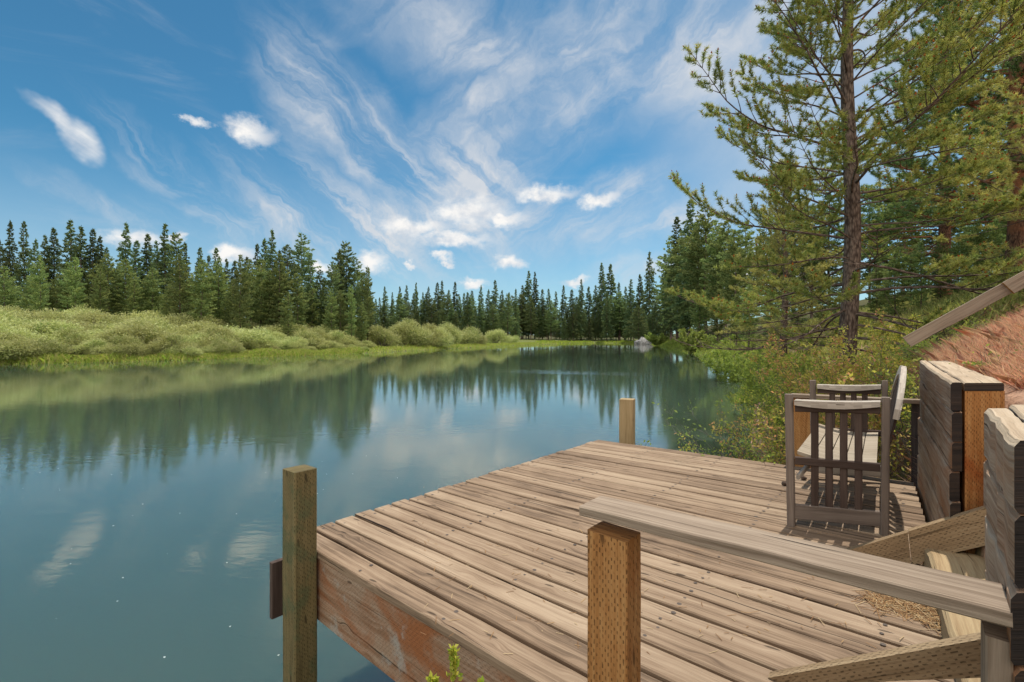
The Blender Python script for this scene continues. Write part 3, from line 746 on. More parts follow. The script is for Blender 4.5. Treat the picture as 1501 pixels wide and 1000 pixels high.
# ------------------------------------------------------------------ shrubs beside the dock
def shrub(px, Y, topy, wide, nstem, nleaf, pal, size, label, seed, lean=(0, 0), base=None, twigr=.006, group='shrubs around the dock', low=.15, name='leafy_shrub', cat='shrub', dx=0):
    global rng; rng = np.random.default_rng(seed); rr = random.Random(seed)
    x = (px - CX) / F * Y + dx; g = gz(x, Y) if base is None else base; H = CAMZ + (HY - topy) / F * Y - g
    mb = MB(); tips = []
    for i in range(nstem):
        a = rr.uniform(0, 6.28); t = rr.random() ** .5
        d = Vector((math.cos(a) * t * wide / H * .9 + lean[0], math.sin(a) * t * wide / H * .9 + lean[1], 1)).normalized()
        L = H * rr.uniform(.6, 1.05) / max(.55, d.z); p = Vector((math.cos(a) * .12 * t, math.sin(a) * .12 * t, 0)); pts = [p.copy()]; n = 7
        for k in range(n):
            d = (d + Vector((rr.uniform(-.16, .16), rr.uniform(-.16, .16), rr.uniform(-.1, .08)))).normalized(); p = p + d * L / n; pts.append(p.copy())
        mb.tube(pts, [twigr * (1 - .8 * k / n) for k in range(n + 1)], 4, cap=False)
        for k in range(1, n + 1):
            if k / n > low: tips.append(pts[k])
            for _ in range(3):
                s = (d + Vector((rr.uniform(-1, 1), rr.uniform(-1, 1), rr.uniform(-.4, .7)))).normalized(); sl = rr.uniform(.08, .24) * (1.2 - .4 * k / n)
                e = pts[k] + s * sl; m = pts[k].lerp(e, .5) + Vector((rr.uniform(-.02, .02),) * 3)
                mb.tube([pts[k], m, e], [twigr * .4, twigr * .3, twigr * .16], 3, cap=False)
                if k / n > low: tips += [e, m]
    o = empty(name, (x, Y, g - .02), label, cat, group)
    st = mb.build('stem', M['twig']); st.parent = o
    if nleaf:
        T = np.array([tuple(t) for t in tips]); C = T[rng.integers(0, len(T), nleaf)] + rng.normal(0, .028, (nleaf, 3))
        C[:, 2] = np.maximum(C[:, 2], .03)
        pal = np.array(pal); arr, cc = leaves(C, size, pal[rng.integers(0, len(pal), nleaf)], aspect=2.2)
        link('foliage', soup('shrub_leaves', arr, M['leaf'], cc), o)
    return o
YG = [(.50, .50, .10), (.58, .54, .12), (.40, .45, .09), (.68, .50, .16), (.72, .40, .20)]
GG = [(.26, .33, .075), (.31, .37, .085), (.20, .27, .06)]
shrub(1245, 6.3, 492, .95, 36, 12000, YG, .045, 'tall yellow-green shrub with orange-tinted tips directly behind the bench', 21)
shrub(1310, 6.9, 486, .8, 28, 8000, YG[:4], .045, 'yellow-green shrub below the low end of the sloping handrail', 22)
shrub(1190, 5.5, 548, .75, 30, 7000, YG, .045, 'golden-leaved shrub behind the far railing, beside the water', 23, lean=(-.25, -.05), dx=.45)
shrub(1165, 5.0, 605, .6, 28, 3600, YG, .04, 'low shrub with golden leaves over a tangle of bare twigs at the dock edge', 24, lean=(-.45, -.1), dx=.3)
shrub(1130, 4.85, 632, .55, 46, 1300, GG, .04, 'tangle of bare grey twigs hanging over the water beside the dock', 25, lean=(-.75, 0), dx=.36, low=.6, name='bare_shrub')
shrub(1215, 4.6, 610, .45, 20, 1500, YG[:4], .04, 'small leafy shrub against the far railing behind the bench seat', 30, dx=.3)
shrub(1392, 5.2, 508, .55, 22, 3000, GG, .042, 'bright green shrub on the slope behind the timber wall', 26)
shrub(1345, 4.9, 535, .35, 16, 1400, GG + YG[:1], .04, 'small green shrub between the far railing and the timber wall', 27)
shrub(1490, 2.9, 585, .25, 10, 500, GG, .022, 'sparse small green shrub on the slope behind the near wall', 28, twigr=.004)
shrub(1140, 8.5, 545, .8, 26, 4200, GG + YG[:1], .055, 'green shrub at the waterline left of the golden one', 36, dx=.25)
shrub(1180, 10.5, 515, 1.1, 26, 3800, GG, .07, 'green bush on the bank at the left of the big pine trunk', 29)
shrub(1120, 13, 520, 1.2, 26, 3800, GG, .08, 'green bush beside the water left of the big pine', 31)
shrub(1330, 11, 470, 1.4, 26, 4500, GG + YG[:2], .07, 'green bush on the slope right of the big pine trunk', 32)
shrub(1075, 24, 500, 2.0, 26, 4000, GG, .14, 'light green bush on the right bank beneath the drooping pine boughs', 33)
shrub(1012, 72, 486, 3.0, 26, 3500, [(.24, .32, .08), (.30, .36, .10)], .4, 'dark green bush at the waterline beyond the sedge of the right bank', 34, twigr=.03)
shrub(965, 150, 492, 6.0, 26, 3500, [(.24, .32, .08), (.30, .36, .10)], .7, 'green bush beside the grey rocks of the right bank', 35, twigr=.05)
shrub(1118, 6.7, 592, .5, 26, 4200, YG, .045, 'golden shrub at the waterline beyond the bare twigs', 37, dx=.1)
shrub(1150, 7.4, 560, .7, 26, 4800, GG + YG[:2], .05, 'leafy green shrub on the bank between the golden shrub and the big pine', 38, dx=.1)
shrub(1352, 4.3, 515, .4, 18, 1800, GG + YG[:2], .04, 'leafy shrub under the lower end of the sloping handrail, nearest the timber wall', 39)
shrub(1425, 4.8, 512, .3, 14, 1100, GG, .036, 'small green plant on the red slope under the middle of the handrail', 40, twigr=.004)
shrub(1462, 5.4, 478, .3, 14, 900, GG + YG[:1], .036, 'tiny olive shrub on the red slope under the upper part of the handrail', 41, twigr=.004)
# little weed in front of the beam
def weed():
    o = empty('weed', at(665, 1090, 1.22), 'small bright green weed in front of the stained beam', 'plant')
    global rng; rng = np.random.default_rng(5); mb = MB(); C, U = [], []
    for (dx, h, l) in ((0, .25, 0), (-.03, .17, -.03), (.03, .155, .045)):
        top = Vector((dx + l, 0, h)); pts = [Vector((0, 0, 0)), Vector((dx * .6, 0, h * .5)), top]; mb.tube(pts, [.003, .0025, .001], 5)
        n = 170; t = rng.uniform(.35, 1, (n, 1)); b = np.array(pts[1]); e = np.array(top)
        c = b * (1 - t) + e * t + rng.normal(0, .0055, (n, 3)) * (1.15 - t * .7); C.append(c); U.append(np.tile([0, 0, 1.], (n, 1)))
    C = np.concatenate(C); U = np.concatenate(U)
    mb.build('stem', M['leaf']).parent = o
    arr, cc = leaves(C, .017, np.array([(.42, .42, .06), (.32, .40, .05), (.5, .45, .1)])[rng.integers(0, 3, len(C))], aspect=1.8, updir=U)
    link('foliage', soup('weed_leaves', arr, M['leaf'], cc), o)
weed()
# dead stick on the slope
mb = MB(); a, b = at(1474, 590, 3.4), at(1501, 545, 3.5)
mb.tube([a, a.lerp(b, .5) + Vector((.01, 0, .02)), b + (b - a) * .4], [.008, .006, .003], 6)
tag(mb.build('dead_stick', M['twig']), 'thin grey dead stick leaning on the red slope behind the near wall', 'stick')

# ------------------------------------------------------------------ rocks on the far right bank
for i, (px, py, Y, r, lb) in enumerate([(944, 499, 196, 2.8, 'largest grey boulder at the water edge below the far right trees'), (956, 500, 190, 2.0, 'smaller grey boulder right of the largest one at the far bend'), (934, 501, 200, 1.5, 'low grey rock left of the largest boulder at the far bend')]):
    p = at(px, py, Y); mb = MB(); mb.lump((p.x, Y, .6), r, r * .7, r * .75, seed=i + 3, rough=.4)
    o = tag(mb.build('boulder', M['rock']), lb, 'boulder', 'boulders at the river bend')

# ------------------------------------------------------------------ the dock
dock = empty('dock', C0, 'weathered plank dock with square posts standing in the river', 'dock')
PITCH, GAP, TH = .140, .0165, .044
DN = E1.cross(E2).normalized()
if DN.z < 0: DN = -DN
mb = MB()
def right_end(k):
    # boards end against the timber wall and the stair
    return 4.02 if k < 7 else 4.02
nb = 25
for k in range(nb):
    o = C0 + E2 * (PITCH * (k + .5)) - DN * (TH / 2)
    # where this board reaches the wall line
    den = E1.x * WR.x + E1.y * WR.y
    L = -((o.x - WNEAR.x) * WR.x + (o.y - WNEAR.y) * WR.y) / den - .035
    L = min(L, 4.6)
    ov = random.uniform(-.012, .012)
    up = DN * (random.uniform(-.0025, .0025))
    mb.beam(o + E1 * ov + up, o + E1 * L + up, PITCH - GAP - random.uniform(0, .005), TH, side=E2, up=DN, ch=.005, seg=14, wob=.0032)
    # nail heads
    for q in (.07, .72, 1.38, 2.04, 2.70, 3.36):
        if q > L - .05: continue
        for s in (-.036, .036):
            if random.random() < .1: continue
            c = o + E1 * (q + random.uniform(-.015, .015)) + E2 * (s + random.uniform(-.008, .008)) + DN * (TH / 2 + .002)
            r = random.uniform(.006, .0098); ring = [c + E1 * r * math.cos(t) * 1.1 + E2 * r * math.sin(t) for t in [i * 6.283 / 8 for i in range(8)]]
            b = len(mb.v); mb.v += ring; mb.quad([b + i for i in range(8)], [(0, 0)] * 8, 1)
mb.build('planking', [M['deck'], M['nail']], dock)
# beams
def und(s1, s2, dz): return C0 + E1 * s1 + E2 * s2 - DN * (TH + dz)
mb = MB(); mb.beam(und(.02, .045, .172), und(4.0, .045, .172), .05, .34, side=E2, up=DN, seg=8, wob=.003); mb.build('front_beam', M['beam'], dock)
mb = MB(); mb.beam(und(.055, .10, .172), und(.055, 3.45, .172), .05, .34, side=E1, up=DN, seg=6); mb.build('side_beam', M['beam'], dock)
mb = MB(); mb.beam(und(.02, 3.46, .172), und(4.0, 3.46, .172), .05, .34, side=E2, up=DN, seg=6); mb.build('back_beam', M['beam'], dock)
mb = MB()
p = at(409, 860, 2.60); mb.beam(p + Vector((0, 0, -.16)), p + Vector((0, 0, .15)), .035, .09, side=E1, up=E2, tint=.2); mb.build('rub_board', M['bench'], dock)
# post at the near left corner
Yn = 2.407; n0 = at(432, 693.6, Yn)
d1 = Vector((E2.x, E2.y, 0)).normalized(); d2 = Vector((-.80, .60, 0)).normalized()
c = n0 + d1 * .0605 + d2 * .066
mb = MB(); mb.beam(Vector((c.x, c.y, -1.2)), Vector((c.x, c.y, n0.z)), .121, .132, side=d1, up=d2, ch=.006, seg=10, wob=.003, tint=.45); mb.build('post', M['post'], dock)
p = at(919.5, 650, 5.42)
mb = MB(); mb.beam(Vector((p.x, p.y, -1.2)), Vector((p.x, p.y, at(919, 585, 5.42).z)), .16, .15, side=Vector((.90, -.43, 0)), up=Vector((.43, .90, 0)), ch=.008, seg=8, wob=.003, tint=.5); mb.build('post', M['farpost'], dock)
for s1, s2 in ((2.4, .14), (2.6, 3.2), (.3, 3.2)):
    p = und(s1, s2, .1); mb = MB(); mb.beam(Vector((p.x, p.y, -1.2)), Vector((p.x, p.y, p.z)), .14, .14, side=E1, up=E2); mb.build('pile', M['post'], dock)

# ------------------------------------------------------------------ near railing
NRM = Vector((.664, .747, 0))
def onrail(px, py, c):
    u = (px - CX) / F; Y = c / (.664 * u + .747); return Vector((u * Y, Y, CAMZ + (HY - py) / F * Y))
RC = 1.06
a = onrail(849, 742, RC); b = onrail(1484, 898, RC)
rail = empty('guard_rail', (a.x, a.y, deckz(a.x, a.y) - .3), 'low railing of a grey top board on an orange incised post, nearest the camera', 'railing')
d = (b - a).normalized(); ac = NRM.normalized()
upv = d.cross(ac).normalized(); upv = upv if upv.z > 0 else -upv
mb = MB(); o2 = ac * .058 - upv * .0125
mb.beam(a + o2, b + o2, .116, .026, side=ac, up=upv, ch=.003, seg=10, wob=.002, tint=.55); mb.build('top_rail', M['grey'], rail)
pa = onrail(860, 760, RC); pb = onrail(918, 770, RC)
cpt = (pa + pb) / 2 + ac * .042
mb = MB(); mb.beam(Vector((cpt.x, cpt.y, CAMZ - 1.9)), Vector((cpt.x, cpt.y, pa.z - .031)), (pb - pa).length, .082, side=Vector((d.x, d.y, 0)), up=ac, ch=.004, seg=8, wob=.002, tint=.5); mb.build('post', M['orange'], rail)
pa = onrail(1444, 905, RC + .012); pb = onrail(1486, 915, RC + .012); cpt = (pa + pb) / 2 + ac * .04
mb = MB(); mb.beam(Vector((cpt.x, cpt.y, CAMZ - 1.4)), Vector((cpt.x, cpt.y, pa.z - .03)), (pb - pa).length, .078, side=Vector((d.x, d.y, 0)), up=ac, ch=.003, tint=.5); mb.build('post', M['grey'], rail)

# ------------------------------------------------------------------ far railing behind the bench
a = at(1160, 577, 4.22); b = at(1352, 586, 3.62)
fr = empty('guard_rail', (a.x, a.y, deckz(a.x, a.y)), 'thin grey railing on the far dock edge behind the bench', 'railing')
d = (b - a).normalized()
mb = MB(); mb.beam(a - UP * .016, b - UP * .016, .10, .032, side=d.cross(UP), up=UP, seg=4, tint=.35); mb.build('top_rail', M['grey'], fr)
p = at(1177.5, 640, 4.18); mb = MB()
mb.beam(Vector((p.x, p.y, .5)), Vector((p.x, p.y, a.z - .038)), .15, .07, side=Vector((d.x, d.y, 0)), up=UP.cross(d), tint=.5); mb.build('post', M['orange'], fr)
p = at(1346, 640, 3.66); mb = MB()
mb.beam(Vector((p.x, p.y, .6)), Vector((p.x, p.y, b.z - .036)), .042, .09, side=Vector((1, 0, 0)), up=Vector((0, 1, 0)), tint=.3); mb.build('post', M['bench'], fr)

# ------------------------------------------------------------------ timber retaining walls
def timber_wall(near, far, ztn, ztf, nboard, bh, th, wtot, label, lean):
    w = empty('timber_wall', (near.x, near.y, 1.0), label, 'wall', 'timber walls beside the stair')
    X = Vector((1, 0, 0))
    for i in range(nboard):
        z1n, z1f = ztn - i * bh, ztf - i * bh
        jit = random.uniform(-.006, .006) - lean * i
        mb = MB(); g = .005
        na = Vector((near.x + jit, near.y, 0)); fa = Vector((far.x + jit + random.uniform(-.004, .004), far.y, 0))
        n = 10; t = random.random()
        # sheared plank: end cuts square to the view axis; edges rounded by a chamfer
        rows = []
        uo, vo = random.random() * 30, random.random() * 30
        L = (fa - na).length
        prof = [(0, -bh + g + .008), (.006, -bh + g), (th, -bh + g), (th, 0), (.010, 0), (0, -.010)]
        base = len(mb.v)
        for k in range(n + 1):
            f = k / n; c = na.lerp(fa, f); zt = z1n + (z1f - z1n) * f
            bul = random.uniform(-.004, .004); bz = random.uniform(-.003, .003)
            for q, (x, z) in enumerate(prof):
                mb.v.append(Vector((c.x + x + (bul if x < .02 else 0), c.y, zt + z + bz)))
        for k in range(n):
            for q in range(6):
                r = (q + 1) % 6
                v0 = vo + {0: 0, 1: .01, 2: .05, 3: .05 + bh, 4: .08 + bh, 5: .09 + bh}[q]; v1 = v0 + (Vector((prof[r][0] - prof[q][0], prof[r][1] - prof[q][1])).length)
                mb.quad([base + k * 6 + q, base + (k + 1) * 6 + q, base + (k + 1) * 6 + r, base + k * 6 + r], [(uo + L * k / n, v0), (uo + L * (k + 1) / n, v0), (uo + L * (k + 1) / n, v1), (uo + L * k / n, v1)], 0 if q != 4 and q != 3 else (1 if i == 0 else 0), t)
        mb.quad([base + q for q in range(6)], [(uo + x * .2, vo + z) for x, z in prof], 2, t)
        mb.quad([base + n * 6 + q for q in range(5, -1, -1)], [(uo + x * .2, vo + z) for x, z in prof[::-1]], 2, t)
        mb.build('board', [M['wall'], M['cap'], M['wallend']], w)
    # cap plank beside the top board and the posts that carry it
    ct = .034; x0 = th + .006; x1 = wtot
    def capquad(zoff): return None
    mb = MB()
    poly = [Vector((near.x + x0, near.y, ztn - .002)), Vector((near.x + x1, near.y, ztn - .002)), Vector((far.x + x1 * .86, far.y, ztf - .002)), Vector((far.x + x0, far.y, ztf - .002))]
    b = len(mb.v); n = 8; t = .6
    for k in range(n + 1):
        f = k / n; l = poly[0].lerp(poly[3], f); r = poly[1].lerp(poly[2], f); h = Vector((0, 0, random.uniform(-.004, .004)))
        mb.v += [l + h, l + Vector((.006, 0, .006)) + h, r + Vector((-.006, 0, .006)) + h, r + h, r - UP * ct, l - UP * ct]
    Lw = (poly[3] - poly[0]).length; wd = x1 - x0
    for k in range(n):
        for q, (v0, v1) in enumerate(((0, .008), (.01, .01 + wd), (.2, .21), (.3, .3 + ct), (.4, .4 + wd), (.6, .6 + ct))):
            r = (q + 1) % 6
            mb.quad([b + k * 6 + q, b + (k + 1) * 6 + q, b + (k + 1) * 6 + r, b + k * 6 + r], [(Lw * k / n, v0), (Lw * (k + 1) / n, v0), (Lw * (k + 1) / n, v1), (Lw * k / n, v1)], 0, t)
    mb.quad([b + q for q in range(6)], [(0, .1), (0, .11), (.02, .11), (.02, .1), (.02, .07), (0, .07)], 1, t)
    mb.quad([b + n * 6 + q for q in range(5, -1, -1)], [(0, .1)] * 6, 1, t)
    mb.build('cap', [M['cap'], M['wallend']], w)
    for f in (.0, .93):
        c = near.lerp(far, f); zt = ztn + (ztf - ztn) * f
        mb = MB(); wdt = x1 - x0 + (.004 if f == 0 else -.03)
        k = (far.x - near.x) / (far.y - near.y) * .11; y0 = c.y + .003; xl = c.x + x0 + .006 + (.003 * k); zb = zt - nboard * bh - .1
        mb.prism([Vector((xl, y0, zb)), Vector((xl + wdt - .004, y0, zb)), Vector((xl + wdt + k, y0 + .11, zb)), Vector((xl + k, y0 + .11, zb))], UP * (zt - ct - .004 - zb), tint=.55, uvd=(1, 0, 0), upright=True); mb.build('post', M['orange'], w)
    return w
timber_wall(WNEAR, WFAR, CAMZ - .205, CAMZ - .163, 7, .139, .05, .242, 'long dark timber wall with pale worn cap and orange end post, right of the bench', .004)
timber_wall(NNEAR, NFAR, CAMZ - .161, CAMZ - .155, 8, .119, .05, .24, 'near dark timber wall with bleached top edge at the right edge of the photo', .0)

# ------------------------------------------------------------------ stair between the walls
S0 = ondeck(1241, 805); S1 = ondeck(1128.5, 986.5)
SD = Vector((.79, -.61, 0)).normalized(); rise = .655
stair = empty('stair', S1, 'timber stair with incised stringers rising from the dock between the two walls', 'stair')
for P, nm in ((S0, 0), (S1, 1)):
    mb = MB(); n = Vector((SD.y, -SD.x, 0)); L = 1.15
    slope = Vector((SD.x, SD.y, rise)); th = .036
    lo = P + UP * .004
    # side profile: level cut resting on the deck, then the climbing top edge
    poly = [lo, lo + slope * L, lo + slope * L - UP * .21, lo + SD * .30 - UP * .0]
    ext = n * th
    if nm == 0:
        mb.prism([lo, lo + slope * .24, lo + slope * .24 - UP * .155 + SD * .012, lo + SD * .02], ext, tint=.35, uvd=slope)
        q = lo + slope * .242
        mb.prism([q + UP * .004, lo + slope * L + UP * .004, lo + slope * L - UP * .2, q + SD * .10 - UP * .09, q + SD * .015 - UP * .155], ext * 1.06, tint=.62, uvd=slope)
    else:
        mb.prism(poly[:1] + [lo + slope * L, lo + slope * L - UP * .2, lo + SD * .05], ext, tint=.5, uvd=slope)
    mb.build('stringer', M['string'], stair)
E2W = Vector((WD.x, WD.y, 0))
for k in range(3):
    mb = MB(); c = S1 + SD * (.47 + .27 * k) + E2W * .03
    zt = CAMZ - .985 + .17 * k
    base = Vector((c.x, c.y, 0)); Ls = (S0 - S1).dot(E2W) - .02
    mb.beam(base + UP * (zt - .09) + SD * .12, base + E2W * (Ls) + UP * (zt - .09) + SD * .12, .24, .18, side=SD, up=UP, ch=.014, seg=9, wob=.014, tint=.6); mb.build('step', M['step'], stair)

# ------------------------------------------------------------------ sloping handrail up the hill
a, b0 = at(1323, 495, 3.62), at(1501, 397, 3.24)
hr = empty('handrail', Vector((b0.x, b0.y, gz(b0.x, b0.y))), 'weathered grey handrail sloping up the red hillside at the right', 'handrail')
d = (b0 - a).normalized(); hn = d.cross(UP).normalized(); hup = hn.cross(d).normalized()
j = at(1466, 417, 3.31)
mb = MB(); mb.beam(a - hup * .045, a + d * ((j - a).length + .02) - hup * .045, .036, .088, side=hn, up=hup, ch=.003, seg=6, wob=.003, tint=.5); mb.build('rail', M['grey'], hr)
mb = MB(); q = a + d * ((j - a).length - .015) - hup * .032 - Vector((0, .045, 0)); mb.beam(q, q + d * .75, .042, .10, side=hn, up=hup, ch=.003, seg=4, tint=.7, endm=1); mb.build('rail', [M['grey'], M['orange']], hr)
pp = a + d * ((j - a).length + .42)
mb = MB(); mb.beam(Vector((pp.x, pp.y + .065, gz(pp.x, pp.y) - .3)), Vector((pp.x, pp.y + .065, pp.z - .02)), .09, .09, tint=.4, side=Vector((1, 0, 0)), up=Vector((0, 1, 0))); mb.build('post', M['grey'], hr)

# ------------------------------------------------------------------ the bench
def bench():
    A = ondeck(1160, 770); Bn = ondeck(1297, 783.5)
    A.z = deckz(A.x, A.y); Bn.z = deckz(Bn.x, Bn.y)
    T = Vector((Bn.x - A.x, Bn.y - A.y, 0)); W = T.length; T.normalize()
    L3 = at(1194, 640, 3.66); Lv = Vector((L3.x - A.x, L3.y - A.y, 0)); LEN = Lv.length; Lv.normalize()
    b = empty('bench', A, 'slatted dark wooden bench with pale curved seat at the end of the dock', 'bench')
    z = lambda s, l: deckz(A.x + T.x * s + Lv.x * l, A.y + T.y * s + Lv.y * l)
    def P(s, l, h): return Vector((A.x + T.x * s + Lv.x * l, A.y + T.y * s + Lv.y * l, z(s, l) + h))
    for l in (0, LEN):
        near = l == 0
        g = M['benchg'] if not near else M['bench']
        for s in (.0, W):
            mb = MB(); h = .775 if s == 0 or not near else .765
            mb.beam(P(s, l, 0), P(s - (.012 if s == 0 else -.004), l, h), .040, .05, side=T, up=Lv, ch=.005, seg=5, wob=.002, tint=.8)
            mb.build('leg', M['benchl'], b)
        # arm: dished board, bowed between the legs
        mb = MB(); n = 10; pts = []
        for k in range(n):
            f0, f1 = k / n, (k + 1) / n
            dip = lambda f: -.018 * math.sin(math.pi * f)
            s0, s1 = .02 + (W - .04) * f0, .02 + (W - .04) * f1
            hh = .715
            mb.prism([P(s0, l - .045, hh + dip(f0)), P(s1, l - .045, hh + dip(f1)), P(s1, l - .045, hh + .028 + dip(f1) * .3), P(s0, l - .045, hh + .028 + dip(f0) * .3)], Lv * .085, tint=.55, uvd=T)
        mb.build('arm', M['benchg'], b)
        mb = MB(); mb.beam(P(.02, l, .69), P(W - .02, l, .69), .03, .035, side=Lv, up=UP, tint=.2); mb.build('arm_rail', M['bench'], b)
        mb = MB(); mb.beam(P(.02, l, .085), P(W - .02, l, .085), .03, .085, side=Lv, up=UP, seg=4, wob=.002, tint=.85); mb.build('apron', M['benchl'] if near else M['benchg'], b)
        mb = MB(); mb.beam(P(.02, l, .385), P(W - .02, l, .372), .03, .045, side=Lv, up=UP, tint=.3); mb.build('seat_rail', M['bench'], b)
        for k in range(4):
            s = W * (.262 + .156 * k); mb = MB(); mb.beam(P(s, l + .002, .128), P(s, l + .002, .672), .038, .014, side=T, up=Lv, ch=.003, tint=.25 + .1 * k); mb.build('slat', M['bench'], b)
    # dished seat: five boards running the length of the bench
    prof = lambda f: .405 + .055 * (1 - f) ** 3 - .012 * math.sin(math.pi * f) + .01 * f
    prof = lambda f: .438 - .075 * math.sin(min(1.0, f * 1.25) * math.pi * .5) + .02 * f
    ns = 5
    for k in range(ns):
        f0, f1 = (k + .035) / ns, (k + .965) / ns
        mb = MB(); s0, s1 = .025 + (W - .06) * f0, .025 + (W - .06) * f1
        mb.prism([P(s0, .02, prof(f0) - .02), P(s1, .02, prof(f1) - .02), P(s1, .02, prof(f1)), P(s0, .02, prof(f0))], P(0, LEN - .02, 0) - P(0, .02, 0), tint=.4 + .1 * k, uvd=Lv)
        mb.build('seat_board', M['seat'], b)
    # front brace under the seat
    mb = MB(); mb.beam(P(.03, .03, .28), P(.10, .16, .37), .02, .03, tint=.7); mb.build('brace', M['benchg'], b)
    # arched back: crest rail, lower rail and slats, leaning outwards
    def B(l, h): return P(W - .015 + .19 * (h - .38), l, h)
    arch = lambda l: .70 + .215 * math.sin(math.pi * min(1, max(0, l / LEN))) ** .7
    mb = MB(); n = 24
    outn = (T - UP * .19).normalized()
    for k in range(n):
        l0, l1 = LEN * k / n, LEN * (k + 1) / n
        mb.prism([B(l0, arch(l0) - .055), B(l1, arch(l1) - .055), B(l1, arch(l1)), B(l0, arch(l0))], outn * .03, tint=.75, uvd=Lv)
    mb.build('crest_rail', M['benchg'], b)
    mb = MB(); mb.beam(B(.02, .46), B(LEN - .02, .46), .03, .06, side=outn, up=UP, tint=.3); mb.build('back_rail', M['bench'], b)
    for k in range(11):
        l = LEN * (.06 + .88 * k / 10); mb = MB(); mb.beam(B(l, .48) + outn * .012, B(l, arch(l) - .05) + outn * .018, .045, .014, side=Lv, up=outn, ch=.002, tint=.3); mb.build('back_slat', M['bench'], b)
bench()

# ------------------------------------------------------------------ small things on the deck
for px, py, lb in ((1150, 712, 'small brown pine cone on the deck, the one left of the bench leg'), (1178, 704, 'small brown pine cone on the deck behind the bench leg')):
    p = ondeck(px, py); mb = MB(); mb.lump(p + UP * .017, .022, .019, .017, seed=px, rough=.5, nu=10, nv=7)
    tag(mb.build('pine_cone', M['pinecone']), lb, 'pine cone', 'pine cones on the deck')
rng = np.random.default_rng(3)
n = 1700
cx, cy = rng.normal(1375, 48, n), None
t = rng.uniform(0, 1, n); U = []
for k in range(n):
    p = ondeck(1250 + 215 * t[k] ** .55, 878 + 58 * t[k] ** .8 + rng.normal(0, 7 + 8 * t[k]))
    U.append((p.x, p.y, p.z + rng.uniform(.004, .004 + .045 * t[k] ** 2)))
for k in range(260):
    p = ondeck(rng.uniform(600, 1330), rng.uniform(700, 960)); U.append((p.x, p.y, p.z + .004))
C = np.array(U); C = C[(C[:, 1] > .9)]
d = unit(np.column_stack([rng.normal(size=len(C)), rng.normal(size=len(C)), rng.normal(0, .12, len(C))])); s = np.cross(d, [0, 0, 1.]) * .0013
Ln = rng.uniform(.03, .11, (len(C), 1)); Ln[1700:] *= .45
arr = np.stack([C - d * Ln / 2 - s, C - d * Ln / 2 + s, C + d * Ln / 2 + s, C + d * Ln / 2 - s], 1)
pal = np.array([(.30, .17, .08), (.40, .25, .12), (.22, .12, .06), (.46, .34, .2)])
tag(link('pine_litter', soup('pine_litter', arr, M['litter'], pal[rng.integers(0, 4, len(C))])), 'dry pine needles gathered on the deck in front of the stair', 'litter', kind='stuff')
n = 60; Yf = rng.uniform(2.6, 9, n); Xf = Yf * rng.uniform(-1.1, -.2, n)
C = np.column_stack([Xf, Yf, np.full(n, .004)]); d = unit(np.column_stack([rng.normal(size=n), rng.normal(size=n), np.zeros(n)])); s = np.cross(d, [0, 0, 1.]); r = rng.uniform(.003, .011, (n, 1)) 
arr = np.stack([C - d * r, C - s * r * .6, C + d * r, C + s * r * .7], 1)
tag(link('floating_flecks', soup('floating_flecks', arr, M['litter'], np.tile([(.62, .62, .55)], (n, 1)))), 'tiny pale flecks drifting on the water near the dock', 'flecks', kind='stuff')

